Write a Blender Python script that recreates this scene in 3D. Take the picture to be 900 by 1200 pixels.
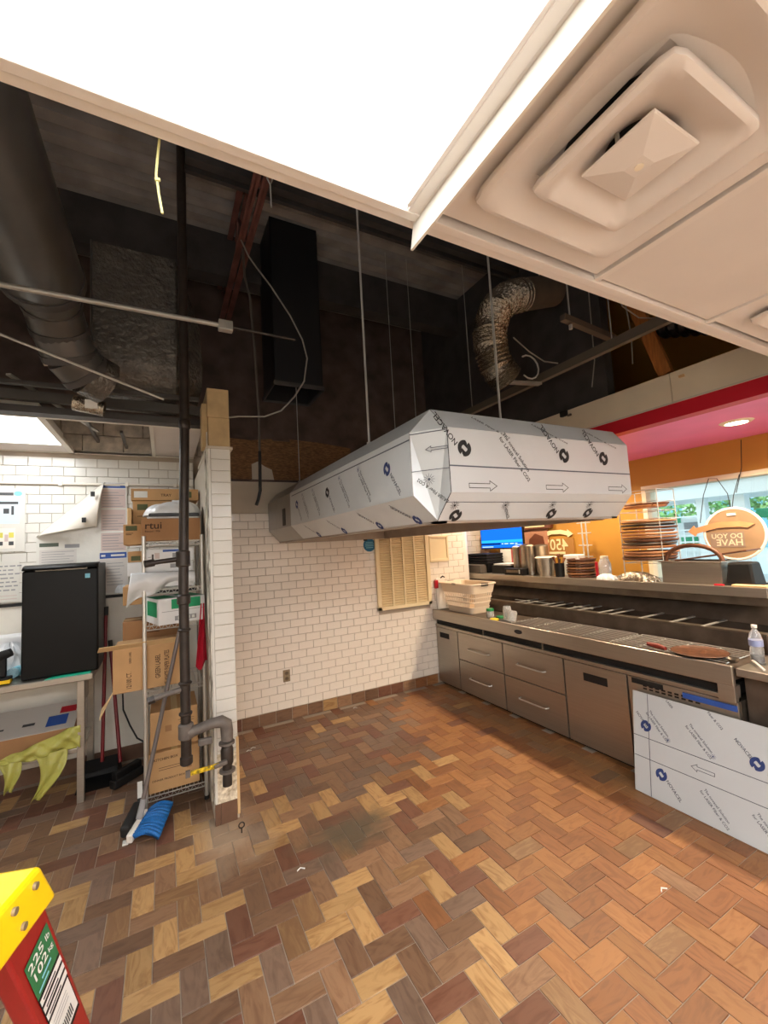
import bpy, math, random
from mathutils import Vector, Matrix
random.seed(11)
for o in list(bpy.data.objects): bpy.data.objects.remove(o)
SC = bpy.context.scene
COL = SC.collection

# ------------------------------------------------------------------ camera
F_PX, YAW, PITCH, ROLL = 489.386, 0.488219, 0.0789278, -0.0551147
CAM = Vector((0, 0, 1.68))
fw = Vector((math.sin(YAW)*math.cos(PITCH), math.cos(YAW)*math.cos(PITCH), math.sin(PITCH)))
rt = Vector((math.cos(YAW), -math.sin(YAW), 0))
up = rt.cross(fw)
rt, up = rt*math.cos(ROLL)+up*math.sin(ROLL), up*math.cos(ROLL)-rt*math.sin(ROLL)
cd = bpy.data.cameras.new('camera'); cam = bpy.data.objects.new('camera', cd); COL.objects.link(cam)
cd.sensor_fit = 'VERTICAL'; cd.sensor_height = 36; cd.sensor_width = 27; cd.lens = F_PX/1200*36
cd.clip_start = 0.02
cam.matrix_world = Matrix(((rt.x, up.x, -fw.x, CAM.x), (rt.y, up.y, -fw.y, CAM.y), (rt.z, up.z, -fw.z, CAM.z), (0, 0, 0, 1)))
SC.camera = cam

# ------------------------------------------------------------------ world, exposure
SC.view_settings.view_transform = 'Standard'
SC.view_settings.look = 'None'
SC.view_settings.gamma = 1
SC.view_settings.use_curve_mapping = False
SC.view_settings.exposure = 1.08
W = bpy.data.worlds.new('world'); SC.world = W; W.use_nodes = True
bg = W.node_tree.nodes['Background']; bg.inputs[0].default_value = (0.78, 0.93, 1.0, 1); bg.inputs[1].default_value = 1.25
PANEL_E, REAR_FILL_E, STORE_E, CAN_W = 2.7, 14.0, 6.5, 12.0      # luminous panel in view, added unseen fill panels behind the viewer, store room panel (emission), soffit can lights (watt)

# ------------------------------------------------------------------ materials
def lin(c):
    c = c/255.0
    return c/12.92 if c <= 0.04045 else ((c+0.055)/1.055)**2.4
def rgb(r, g, b): return (lin(r), lin(g), lin(b), 1)
MATS = {}
def mat(name, col, rough=0.5, metal=0.0, var=0.0, vscale=8.0, bump=0.0, bscale=40.0, emit=0.0, alpha=1.0, trans=0.0, spec=0.5, coat=0.0, vcol=None, stretch=None):
    if name in MATS: return MATS[name]
    m = bpy.data.materials.new(name); m.use_nodes = True; MATS[name] = m
    nt = m.node_tree; b = nt.nodes['Principled BSDF']
    c = col if len(col) == 4 else (*col, 1)
    b.inputs['Base Color'].default_value = c
    b.inputs['Roughness'].default_value = rough
    b.inputs['Metallic'].default_value = metal
    b.inputs['Specular IOR Level'].default_value = spec
    b.inputs['Coat Weight'].default_value = coat
    if trans: b.inputs['Transmission Weight'].default_value = trans
    if alpha < 1: b.inputs['Alpha'].default_value = alpha
    if emit:
        b.inputs['Emission Color'].default_value = c; b.inputs['Emission Strength'].default_value = emit
    tc = None
    if var or bump:
        tc = nt.nodes.new('ShaderNodeTexCoord'); src = tc.outputs['Object']
        if stretch:
            mp = nt.nodes.new('ShaderNodeMapping'); mp.inputs['Scale'].default_value = stretch
            nt.links.new(src, mp.inputs['Vector']); src = mp.outputs['Vector']
    if var:
        n = nt.nodes.new('ShaderNodeTexNoise'); n.inputs['Scale'].default_value = vscale; n.inputs['Detail'].default_value = 5
        nt.links.new(src, n.inputs['Vector'])
        r = nt.nodes.new('ShaderNodeValToRGB')
        d = vcol if vcol else tuple(max(0, x*(1-var)) for x in c[:3])+(1,)
        l = tuple(min(1, x*(1+var*0.6)) for x in c[:3])+(1,)
        r.color_ramp.elements[0].position = 0.32; r.color_ramp.elements[0].color = d
        r.color_ramp.elements[1].position = 0.68; r.color_ramp.elements[1].color = l
        nt.links.new(n.outputs['Fac'], r.inputs['Fac']); nt.links.new(r.outputs['Color'], b.inputs['Base Color'])
    if bump:
        n2 = nt.nodes.new('ShaderNodeTexNoise'); n2.inputs['Scale'].default_value = bscale; n2.inputs['Detail'].default_value = 4
        nt.links.new(src, n2.inputs['Vector'])
        bp = nt.nodes.new('ShaderNodeBump'); bp.inputs['Strength'].default_value = bump; bp.inputs['Distance'].default_value = 0.02
        nt.links.new(n2.outputs['Fac'], bp.inputs['Height']); nt.links.new(bp.outputs['Normal'], b.inputs['Normal'])
    return m

def emitter(name, col, strength):
    m = bpy.data.materials.new(name); m.use_nodes = True; MATS[name] = m
    nt = m.node_tree; nt.nodes.remove(nt.nodes['Principled BSDF'])
    e = nt.nodes.new('ShaderNodeEmission'); e.inputs[0].default_value = (*col, 1); e.inputs[1].default_value = strength
    nt.links.new(e.outputs[0], nt.nodes['Material Output'].inputs['Surface'])
    return m

M_black = mat('black_paint', rgb(70, 67, 66), 0.55, var=0.3, vscale=6, bump=0.1)
M_deck = mat('deck_black_paint', rgb(156, 150, 146), 0.6, var=0.3, vscale=4)
M_darkwall = mat('dark_wall', rgb(92, 78, 72), 0.8, var=0.4, vscale=5)
M_duct = mat('duct_black', rgb(78, 76, 73), 0.3, 0.1, var=0.2, vscale=7, spec=0.7)
M_insul = mat('duct_wrap_black', rgb(104, 100, 94), 0.26, 0.4, var=0.3, vscale=10, bump=0.9, bscale=38)
M_foil = mat('foil', rgb(170, 160, 145), 0.25, 0.95, bump=0.8, bscale=45)
M_redsteel = mat('red_oxide_steel', rgb(116, 74, 66), 0.7, var=0.3)
M_conduit = mat('conduit', rgb(170, 166, 158), 0.4, 0.4, var=0.2)
M_rod = mat('zinc_rod', rgb(190, 188, 184), 0.45, 0.3)
M_chrome = mat('chrome', rgb(212, 210, 204), 0.28, 0.7)
M_steel = mat('stainless', rgb(176, 168, 156), 0.34, 0.85, var=0.06, vscale=3, stretch=(1, 1, 40))
M_steel_dark = mat('stainless_worn', rgb(120, 110, 98), 0.35, 0.8, var=0.25, vscale=9)
M_film = mat('white_film', rgb(206, 210, 212), 0.32, 0.12, var=0.04, vscale=2)
M_film_b = mat('white_film_bare', rgb(150, 146, 140), 0.3, 0.8, var=0.08)
M_ink = mat('film_ink_black', rgb(38, 38, 40), 0.6)
M_inkblue = mat('film_ink_blue', rgb(48, 66, 122), 0.6)
M_inkgrey = mat('film_ink_grey', rgb(88, 92, 104), 0.6)
M_darksteel = mat('hood_seam', rgb(70, 70, 70), 0.4, 0.6)
M_white = mat('white_paint', rgb(232, 226, 214), 0.5, var=0.04)
M_ceil = mat('ceiling_paint', rgb(226, 217, 210), 0.5, var=0.03, vscale=3)
M_ceiltile = mat('ceiling_tile', rgb(222, 213, 206), 0.6, var=0.03, vscale=5)
M_plaster = mat('wall_plaster', rgb(206, 196, 180), 0.7, var=0.08, vscale=4)
M_grout = mat('grout', rgb(172, 158, 142), 0.85)
M_tile = mat('subway_glaze', rgb(244, 236, 224), 0.16, spec=0.5, var=0.03, vscale=3, coat=0.2)
M_tileL = mat('store_glaze', rgb(224, 221, 213), 0.2, spec=0.5, var=0.02, vscale=3)
M_osb = mat('osb', rgb(138, 102, 70), 0.8, var=0.45, vscale=30, stretch=(1, 1, 4))
M_block = mat('concrete_block', rgb(206, 196, 182), 0.9, var=0.3, vscale=14, bump=0.3)
M_tan = mat('tan_drywall', rgb(226, 214, 190), 0.7, var=0.08, vscale=3)
M_pad = mat('raw_board', rgb(196, 168, 124), 0.8, var=0.2, vscale=7)
M_red = mat('red_paint', rgb(190, 24, 44), 0.4)
M_pink = mat('pink_paint', rgb(240, 128, 192), 0.42, var=0.08, vscale=3)
M_ochre = mat('ochre_paint', rgb(188, 136, 56), 0.5, var=0.06, vscale=3)
M_woodpost = mat('wood_stud', rgb(176, 110, 52), 0.6, var=0.25, vscale=10, stretch=(6, 6, 1))
M_card = mat('cardboard', rgb(196, 154, 106), 0.8, var=0.08, vscale=6)
M_card2 = mat('cardboard_dark', rgb(168, 124, 84), 0.8, var=0.08, vscale=6)
M_cardin = mat('cardboard_light', rgb(214, 180, 132), 0.8, var=0.06)
M_ctxt = mat('carton_ink', rgb(70, 48, 34), 0.8)
M_tape = mat('tape', rgb(206, 176, 120), 0.3)
M_labelgreen = mat('label_olive', rgb(86, 92, 58), 0.7)
M_whitebox = mat('white_carton', rgb(232, 232, 232), 0.6, var=0.03)
M_green = mat('carton_green', rgb(24, 150, 98), 0.6)
M_bag = mat('white_plastic', rgb(226, 228, 230), 0.25, bump=0.5, bscale=14, spec=0.6)
M_bagdark = mat('black_plastic_sheet', rgb(40, 40, 42), 0.3)
M_ybag = mat('yellow_bag', rgb(208, 206, 104), 0.2, bump=0.7, bscale=30, alpha=0.66, spec=0.8)
M_fridge = mat('fridge_black', rgb(9, 9, 10), 0.35, var=0.1, spec=0.2)
M_fridgeside = mat('fridge_side', rgb(62, 60, 58), 0.5)
M_rubber = mat('rubber_black', rgb(22, 21, 21), 0.6)
M_plasticblk = mat('plastic_black', rgb(22, 21, 21), 0.55, spec=0.3)
M_pipe = mat('pipe_iron', rgb(58, 50, 45), 0.42, 0.3, var=0.25, vscale=20)
M_pipe2 = mat('pipe_iron_dusty', rgb(112, 104, 98), 0.55, 0.2, var=0.2, vscale=20)
M_brown = mat('broom_red', rgb(120, 24, 30), 0.4)
M_blue = mat('broom_blue', rgb(26, 112, 190), 0.6, var=0.35, vscale=3, stretch=(60, 60, 1))
M_redcloth = mat('red_cloth', rgb(190, 22, 50), 0.8, bump=0.3, bscale=20)
M_yellow = mat('ladder_yellow', rgb(250, 204, 10), 0.4, var=0.04)
M_lred = mat('ladder_red', rgb(150, 26, 26), 0.38, var=0.06, stretch=(30, 30, 1))
M_lgreen = mat('label_green', rgb(40, 116, 70), 0.5)
M_lwhite = mat('label_white', rgb(226, 226, 222), 0.5)
M_teal = mat('teal_folder', rgb(30, 190, 150), 0.5)
M_lblue = mat('print_blue', rgb(44, 84, 164), 0.5)
M_cyan = mat('print_cyan', rgb(130, 196, 214), 0.5)
M_pgrey = mat('print_grey', rgb(150, 150, 152), 0.6)
M_pdark = mat('print_dark', rgb(70, 72, 74), 0.6)
M_ppale = mat('print_pale', rgb(206, 200, 194), 0.3)
M_ppink = mat('print_pinkish', rgb(206, 186, 180), 0.35)
M_pyel = mat('print_yellow', rgb(214, 206, 90), 0.6)
M_gloss = mat('laminate', rgb(222, 220, 212), 0.12, spec=0.6, bump=0.15, bscale=10)
M_cream = mat('cream_plastic', rgb(238, 224, 200), 0.4)
M_louver = mat('louver_cream', rgb(230, 208, 166), 0.6)
M_vent = mat('vent_frame', rgb(236, 218, 178), 0.4)
M_basket = mat('basket_plastic', rgb(238, 220, 196), 0.4)
M_glass = mat('clear_plastic', (0.9, 0.92, 0.92), 0.08, trans=0.6, alpha=0.6, spec=0.5)
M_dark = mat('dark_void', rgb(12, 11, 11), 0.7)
M_darkrail = mat('rail_dark', rgb(98, 86, 76), 0.4, 0.5, var=0.3, vscale=8)
M_pan = mat('baking_pan', rgb(170, 118, 78), 0.45, 0.2, var=0.3, vscale=20)
M_pan2 = mat('baking_pan_dark', rgb(104, 66, 46), 0.45, 0.2, var=0.3, vscale=20)
M_pizza = mat('seasoned_pan', rgb(92, 54, 30), 0.45, 0.1, var=0.45, vscale=26, bump=0.3)
M_copper = mat('rim_brown', rgb(196, 140, 98), 0.4, 0.2)
M_screen = None
M_signwhite = mat('sign_white', rgb(238, 232, 222), 0.5)
M_signbeige = mat('sign_beige', rgb(160, 130, 100), 0.5, var=0.1)
M_signgrey = mat('sign_grey', rgb(150, 128, 112), 0.5, var=0.1)
M_cream2 = mat('sign_cream', rgb(240, 226, 176), 0.5)
M_brownbox = mat('brown_board', rgb(112, 62, 40), 0.6, var=0.2)
M_yellowlid = mat('yellow_lid', rgb(240, 206, 30), 0.4)
M_greenlid = mat('green_lid', rgb(20, 130, 70), 0.4)
M_brass = mat('brass', rgb(150, 130, 90), 0.35, 0.7)
M_stringy = mat('string_yellow', rgb(220, 214, 150), 0.7)
M_outlet = mat('outlet_steel', rgb(150, 134, 108), 0.4, 0.5)
M_sticker = mat('sticker_blue', rgb(30, 110, 150), 0.5)
M_leaf = mat('leaf_green', rgb(150, 196, 120), 0.7, var=0.4, vscale=9)
M_leaf2 = mat('leaf_dark', rgb(120, 176, 104), 0.7, var=0.4, vscale=9)
M_outwhite = mat('canopy_white', rgb(225, 235, 238), 0.5)
M_asphalt = mat('pavement', rgb(170, 176, 176), 0.9, var=0.1)
M_van = mat('van_white', rgb(230, 235, 235), 0.3)
M_vangreen = mat('green_panel', rgb(30, 160, 110), 0.4)

# floor tile materials: fired clay with streaks; worn and dusty patches have shapes of their own on the floor
def tile_mat(name, c1, c2, streak):
    m = bpy.data.materials.new(name); m.use_nodes = True; MATS[name] = m
    nt = m.node_tree; N = nt.nodes; L = nt.links; b = N['Principled BSDF']
    tc = N.new('ShaderNodeTexCoord'); oi = N.new('ShaderNodeObjectInfo')
    ad = N.new('ShaderNodeVectorMath'); ad.operation = 'ADD'
    mu = N.new('ShaderNodeMath'); mu.operation = 'MULTIPLY'; mu.inputs[1].default_value = 37.0
    L.new(oi.outputs['Random'], mu.inputs[0]); L.new(tc.outputs['Object'], ad.inputs[0]); L.new(mu.outputs[0], ad.inputs[1])
    mp = N.new('ShaderNodeMapping'); mp.inputs['Scale'].default_value = (1.3, 5, 1); L.new(ad.outputs[0], mp.inputs['Vector'])
    ns = N.new('ShaderNodeTexNoise'); ns.inputs['Scale'].default_value = 4; ns.inputs['Detail'].default_value = 5; ns.inputs['Distortion'].default_value = 2.4
    L.new(mp.outputs[0], ns.inputs['Vector'])
    rp = N.new('ShaderNodeValToRGB'); rp.color_ramp.elements[0].color = c2; rp.color_ramp.elements[1].color = c1
    rp.color_ramp.elements[0].position = 0.5-0.28*streak-0.05; rp.color_ramp.elements[1].position = 0.55
    L.new(ns.outputs['Fac'], rp.inputs['Fac'])
    hs = N.new('ShaderNodeHueSaturation'); L.new(rp.outputs['Color'], hs.inputs['Color'])
    v = N.new('ShaderNodeMapRange'); v.inputs['To Min'].default_value = 0.68; v.inputs['To Max'].default_value = 0.92
    L.new(oi.outputs['Random'], v.inputs['Value']); L.new(v.outputs[0], hs.inputs['Value'])
    col = hs.outputs['Color']
    geo = N.new('ShaderNodeNewGeometry')
    def patch(col, centre, rx, ry, colour, strength, nscale):
        s = N.new('ShaderNodeVectorMath'); s.operation = 'SUBTRACT'; s.inputs[1].default_value = (*centre, 0); L.new(geo.outputs['Position'], s.inputs[0])
        d = N.new('ShaderNodeVectorMath'); d.operation = 'DIVIDE'; d.inputs[1].default_value = (rx, ry, 1); L.new(s.outputs[0], d.inputs[0])
        ln = N.new('ShaderNodeVectorMath'); ln.operation = 'LENGTH'; L.new(d.outputs[0], ln.inputs[0])
        n2 = N.new('ShaderNodeTexNoise'); n2.inputs['Scale'].default_value = nscale; n2.inputs['Detail'].default_value = 6; L.new(geo.outputs['Position'], n2.inputs['Vector'])
        sm = N.new('ShaderNodeMath'); sm.operation = 'MULTIPLY_ADD'; sm.inputs[1].default_value = 1.5; L.new(n2.outputs['Fac'], sm.inputs[0]); L.new(ln.outputs['Value'], sm.inputs[2])
        mr = N.new('ShaderNodeMapRange'); mr.inputs['From Min'].default_value = 1.75; mr.inputs['From Max'].default_value = 1.0
        mr.inputs['To Min'].default_value = 0; mr.inputs['To Max'].default_value = strength; L.new(sm.outputs[0], mr.inputs['Value'])
        mx = N.new('ShaderNodeMix'); mx.data_type = 'RGBA'; L.new(mr.outputs[0], mx.inputs['Factor']); L.new(col, mx.inputs[6]); mx.inputs[7].default_value = colour
        return mx.outputs[2]
    col = patch(col, (0.95, 2.45), 0.36, 0.22, rgb(92, 82, 66), 0.9, 9)       # dried cement smear
    col = patch(col, (0.33, 2.85), 0.28, 0.40, rgb(190, 172, 150), 0.55, 5)    # plaster dust by the pillar
    col = patch(col, (2.74, 2.6), 0.16, 1.9, rgb(120, 96, 66), 0.55, 4)        # grime along the cabinet foot
    L.new(col, b.inputs['Base Color'])
    rr = N.new('ShaderNodeMapRange'); rr.inputs['To Min'].default_value = 0.32; rr.inputs['To Max'].default_value = 0.6
    L.new(ns.outputs['Fac'], rr.inputs['Value']); L.new(rr.outputs[0], b.inputs['Roughness'])
    bp = N.new('ShaderNodeBump'); bp.inputs['Strength'].default_value = 0.12; bp.inputs['Distance'].default_value = 0.01
    L.new(ns.outputs['Fac'], bp.inputs['Height']); L.new(bp.outputs['Normal'], b.inputs['Normal'])
    return m
T_PALE = tile_mat('floor_tile_pale', rgb(200, 160, 108), rgb(166, 124, 78), 0.5)
T_TAN = tile_mat('floor_tile_tan', rgb(158, 122, 92), rgb(134, 98, 72), 0.5)
T_BROWN = tile_mat('floor_tile_brown', rgb(132, 100, 76), rgb(108, 78, 58), 0.6)
T_RED = tile_mat('floor_tile_red', rgb(130, 88, 68), rgb(114, 72, 54), 0.4)
T_GREY = tile_mat('floor_tile_grey', rgb(136, 110, 92), rgb(114, 90, 74), 0.5)
T_ORANGE = tile_mat('floor_tile_orange', rgb(172, 120, 74), rgb(154, 102, 60), 0.3)
T_RUST = tile_mat('floor_tile_rust', rgb(154, 102, 64), rgb(136, 88, 54), 0.3)
M_base = mat('base_brown', rgb(112, 82, 64), 0.5, var=0.25, vscale=9)
T_STREAK = tile_mat('floor_tile_streaked', rgb(142, 106, 74), rgb(172, 138, 96), 1.0)

# ------------------------------------------------------------------ builders
ORG = {}
class MB:
    def __init__(s, M=None): s.v = []; s.f = []; s.M = M
    def add(s, vs, fs):
        k = len(s.v)
        for p in vs:
            p = Vector(p); s.v.append(s.M @ p if s.M else p)
        s.f += [tuple(i+k for i in f) for f in fs]; return s
    def b(s, x0, x1, y0, y1, z0, z1):
        return s.add([(x0,y0,z0),(x1,y0,z0),(x1,y1,z0),(x0,y1,z0),(x0,y0,z1),(x1,y0,z1),(x1,y1,z1),(x0,y1,z1)],
                     [(0,3,2,1),(4,5,6,7),(0,1,5,4),(1,2,6,5),(2,3,7,6),(3,0,4,7)])
    def cyl(s, p0, p1, r0, r1=None, n=14, caps=True):
        r1 = r0 if r1 is None else r1
        p0, p1 = Vector(p0), Vector(p1); d = (p1-p0).normalized()
        a = d.orthogonal().normalized(); c = d.cross(a)
        vs = []
        for p, r in ((p0, r0), (p1, r1)):
            vs += [p+a*(r*math.cos(2*math.pi*i/n))+c*(r*math.sin(2*math.pi*i/n)) for i in range(n)]
        fs = [(i, (i+1) % n, n+(i+1) % n, n+i) for i in range(n)]
        if caps: fs += [tuple(range(n-1, -1, -1)), tuple(range(n, 2*n))]
        return s.add(vs, fs)
    def tube(s, pts, r, n=8, closed=False):
        pts = [Vector(p) for p in pts]; m = len(pts)
        rs = r if isinstance(r, (list, tuple)) else [r]*m
        vs = []; a = None
        for i, p in enumerate(pts):
            if closed: d = pts[(i+1) % m]-pts[i-1]
            else: d = pts[min(i+1, m-1)]-pts[max(i-1, 0)]
            d.normalize()
            a = d.orthogonal().normalized() if a is None else (a-d*a.dot(d)).normalized()
            c = d.cross(a)
            vs += [p+a*(rs[i]*math.cos(2*math.pi*k/n))+c*(rs[i]*math.sin(2*math.pi*k/n)) for k in range(n)]
        fs = []
        for i in range(m if closed else m-1):
            j = (i+1) % m
            fs += [(i*n+k, i*n+(k+1) % n, j*n+(k+1) % n, j*n+k) for k in range(n)]
        if not closed: fs += [tuple(range(n-1, -1, -1)), tuple(range((m-1)*n, m*n))]
        return s.add(vs, fs)
    def lathe(s, prof, c, n=24, sx=1, sy=1):
        c = Vector(c); vs = []; m = len(prof)
        for r, z in prof: vs += [c+Vector((r*math.cos(2*math.pi*k/n)*sx, r*math.sin(2*math.pi*k/n)*sy, z)) for k in range(n)]
        fs = [(i*n+k, i*n+(k+1) % n, (i+1)*n+(k+1) % n, (i+1)*n+k) for i in range(m-1) for k in range(n)]
        if prof[0][0] > 1e-6: fs.append(tuple(range(n-1, -1, -1)))
        if prof[-1][0] > 1e-6: fs.append(tuple(range((m-1)*n, m*n)))
        return s.add(vs, fs)
    def prism(s, poly, fn, w0, w1):
        n = len(poly)
        vs = [fn(u, v, w0) for u, v in poly]+[fn(u, v, w1) for u, v in poly]
        return s.add(vs, [tuple(range(n-1, -1, -1)), tuple(range(n, 2*n))]+[(i, (i+1) % n, n+(i+1) % n, n+i) for i in range(n)])
    def grid(s, fn, nu, nv):
        vs = [fn(i/nu, j/nv) for j in range(nv+1) for i in range(nu+1)]
        return s.add(vs, [(j*(nu+1)+i, j*(nu+1)+i+1, (j+1)*(nu+1)+i+1, (j+1)*(nu+1)+i) for j in range(nv) for i in range(nu)])
    def bar(s, p0, p1, w, h, upv=(0, 0, 1)):
        p0, p1 = Vector(p0), Vector(p1); d = (p1-p0).normalized(); u = Vector(upv)
        a = d.cross(u).normalized(); c = a.cross(d)
        vs = [p+a*(sx*w/2)+c*(sz*h/2) for p in (p0, p1) for sx, sz in ((-1,-1),(1,-1),(1,1),(-1,1))]
        return s.add(vs, [(3,2,1,0),(4,5,6,7),(0,1,5,4),(1,2,6,5),(2,3,7,6),(3,0,4,7)])
    def mesh(s, name, org=(0, 0, 0), smooth=False):
        org = Vector(org)
        me = bpy.data.meshes.new(name); me.from_pydata([tuple(p-org) for p in s.v], [], s.f); me.validate()
        import bmesh
        bm = bmesh.new(); bm.from_mesh(me); bmesh.ops.recalc_face_normals(bm, faces=bm.faces); bm.to_mesh(me); bm.free()
        if smooth:
            me.polygons.foreach_set('use_smooth', [True]*len(me.polygons))
            try: me.set_sharp_from_angle(angle=math.radians(40))
            except Exception: pass
        me.update(); return me
    def build(s, name, material, parent=None, loc=None, smooth=False, bevel=0.0, thick=0.0, label=None, kind=None, seg=2):
        if parent is not None: org = ORG[parent.name]
        elif loc is not None: org = Vector(loc)
        else:
            xs = [p.x for p in s.v]; ys = [p.y for p in s.v]; zs = [p.z for p in s.v]
            org = Vector(((min(xs)+max(xs))/2, (min(ys)+max(ys))/2, min(zs)))
        o = bpy.data.objects.new(name, s.mesh(name, org, smooth)); COL.objects.link(o)
        o.data.materials.append(material)
        if parent is not None: o.parent = parent
        else: o.location = org
        ORG[o.name] = org
        if thick:
            md = o.modifiers.new('solid', 'SOLIDIFY'); md.thickness = thick; md.offset = 0
        if bevel:
            md = o.modifiers.new('bevel', 'BEVEL'); md.width = bevel; md.segments = seg; md.limit_method = 'ANGLE'; md.angle_limit = math.radians(40)
        if label: o['label'] = label
        if kind: o['kind'] = kind
        return o

def thing(name, label, cat, loc, group=None):
    o = bpy.data.objects.new(name, None); COL.objects.link(o); o.location = loc; o.empty_display_size = 0.05
    o['label'] = label; o['category'] = cat
    if group: o['group'] = group
    ORG[o.name] = Vector(loc); return o
def tag(o, label, cat, group=None, kind=None):
    o['label'] = label; o['category'] = cat
    if group: o['group'] = group
    if kind: o['kind'] = kind
    return o
def struct(o, label=None):
    o['kind'] = 'structure'
    if label: o['label'] = label
    return o
def box(x0, x1, y0, y1, z0, z1): return MB().b(x0, x1, y0, y1, z0, z1)
_T = {}
def text_geo(s, size=1.0, mirror=False):
    if s not in _T:
        c = bpy.data.curves.new('t', 'FONT'); c.body = s; c.size = 1.0; c.resolution_u = 3; c.offset = 0.014
        o = bpy.data.objects.new('t', c); me = bpy.data.meshes.new_from_object(o)
        _T[s] = ([tuple(v.co) for v in me.vertices], [tuple(p.vertices) for p in me.polygons])
        bpy.data.objects.remove(o); bpy.data.meshes.remove(me); bpy.data.curves.remove(c)
    vs, fs = _T[s]
    k = -size if mirror else size
    return [(x*k, y*size) for x, y, z in vs], fs
class Plane:
    """a flat print area: origin o, right u, up v; prints lie 0.8 mm proud of the sheet"""
    def __init__(s, o, u, v, eps=0.0012):
        s.o = Vector(o); s.u = Vector(u).normalized(); v = Vector(v); s.v = (v-s.u*v.dot(s.u)).normalized(); s.n = s.u.cross(s.v); s.e = eps
    def p(s, x, y, e=None): return s.o+s.u*x+s.v*y+s.n*(s.e if e is None else e)
    def _rot(s, pts, x, y, ang):
        c, d = math.cos(ang), math.sin(ang)
        return [s.p(x+a*c-b*d, y+a*d+b*c) for a, b in pts]
    def text(s, t, x, y, size, ang, m, parent, name='lettering', mirror=False, sx=1.0):
        vs, fs = text_geo(t, size, mirror)
        vs = [(a*sx, b) for a, b in vs]
        return MB().add(s._rot(vs, x, y, ang), fs).build(name, m, parent)
    def poly(s, pts, x, y, ang, m, parent, name, faces=None):
        return MB().add(s._rot(pts, x, y, ang), faces or [tuple(range(len(pts)))]).build(name, m, parent)
    def rect(s, x0, y0, x1, y1, m, parent, name='print_block', e=None):
        return MB().add([s.p(x0, y0, e), s.p(x1, y0, e), s.p(x1, y1, e), s.p(x0, y1, e)], [(0, 1, 2, 3)]).build(name, m, parent)
    def logo(s, x, y, r, ang, m, parent):
        pts = []; fs = []
        for h in (0, math.pi):
            k = len(pts); n = 12
            for i in range(n+1):
                a = h+math.radians(-62+150*i/n)
                inner = r*(0.44 if 1 < i < n-1 else 0.36)
                pts += [(r*math.cos(a), r*math.sin(a)), (inner*math.cos(a), inner*math.sin(a))]
            fs += [(k+2*i, k+2*i+2, k+2*i+3, k+2*i+1) for i in range(n)]
            k = len(pts)
            a = h+math.radians(-62)
            pts += [(r*math.cos(a), r*math.sin(a)), (0.50*r*math.cos(a+0.5), 0.50*r*math.sin(a+0.5)), (0.42*r*math.cos(a-1.5), 0.42*r*math.sin(a-1.5)), (0.75*r*math.cos(a-0.35), 0.75*r*math.sin(a-0.35))]
            fs.append((k, k+1, k+2, k+3))
        return s.poly(pts, x, y, ang, m, parent, 'printed_logo', fs)
    def sun(s, x, y, r, m, parent):
        pts = []; fs = []
        for i in range(12):
            a = math.pi*2*i/12; k = len(pts); w = r*0.05
            ca, sa = math.cos(a), math.sin(a)
            pts += [(ca*r*0.38-sa*w, sa*r*0.38+ca*w), (ca*r*0.38+sa*w, sa*r*0.38-ca*w), (ca*r+sa*w*.5, sa*r-ca*w*.5), (ca*r-sa*w*.5, sa*r+ca*w*.5)]
            fs.append((k, k+1, k+2, k+3))
        k = len(pts); pts += [(r*0.26*math.cos(math.pi*2*i/12), r*0.26*math.sin(math.pi*2*i/12)) for i in range(12)]; fs.append(tuple(range(k, k+12)))
        return s.poly(pts, x, y, 0, m, parent, 'printed_star', fs)
    def arrow(s, x, y, L, h, m, parent, ang=0, w=0.003):
        o = [(0, -h*.22), (L*.72, -h*.22), (L*.72, -h*.5), (L, 0), (L*.72, h*.5), (L*.72, h*.22), (0, h*.22)]
        cx, cy = L*.5, 0
        pts = list(o); fs = []
        for i, (a, b) in enumerate(o):
            q0, q1 = Vector(o[i-1]), Vector(o[(i+1) % 7]); p = Vector((a, b))
            e0 = (p-q0).normalized(); e1 = (q1-p).normalized(); n0 = Vector((-e0.y, e0.x)); n1 = Vector((-e1.y, e1.x))
            nn = (n0+n1); nn = nn/max(0.5, nn.dot(n0)); pts.append(tuple(p+nn*w))
        fs = [(i, (i+1) % 7, 7+(i+1) % 7, 7+i) for i in range(7)]
        return s.poly(pts, x, y, ang, m, parent, 'printed_arrow', fs)
def rnd_box_mesh(name, sx, sy, sz, bev):
    """tile body with a small chamfer on the face (z up)"""
    x, y = sx/2, sy/2
    vs = [(-x,-y,0),(x,-y,0),(x,y,0),(-x,y,0),(-x,-y,sz-bev),(x,-y,sz-bev),(x,y,sz-bev),(-x,y,sz-bev),(-x+bev,-y+bev,sz),(x-bev,-y+bev,sz),(x-bev,y-bev,sz),(-x+bev,y-bev,sz)]
    fs = [(0,1,5,4),(1,2,6,5),(2,3,7,6),(3,0,4,7),(4,5,9,8),(5,6,10,9),(6,7,11,10),(7,4,8,11),(8,9,10,11)]
    return vs, fs

# ================================================================== SETTING
YB = 4.30
def project(p):
    d = Vector(p)-CAM; z = d.dot(fw)
    if z < 0.05: return None
    return 450+F_PX*d.dot(rt)/z, 600-F_PX*d.dot(up)/z
def inframe(p, m=25):
    q = project(p)
    return q is not None and -m < q[0] < 900+m and -m < q[1] < 1200+m

floor = struct(box(-2.6, 4.25, -2.2, 4.75, -0.12, -0.004).build('floor', M_grout, loc=(0, 0, -0.12)), 'herringbone floor of worn brown clay tiles')
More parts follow.
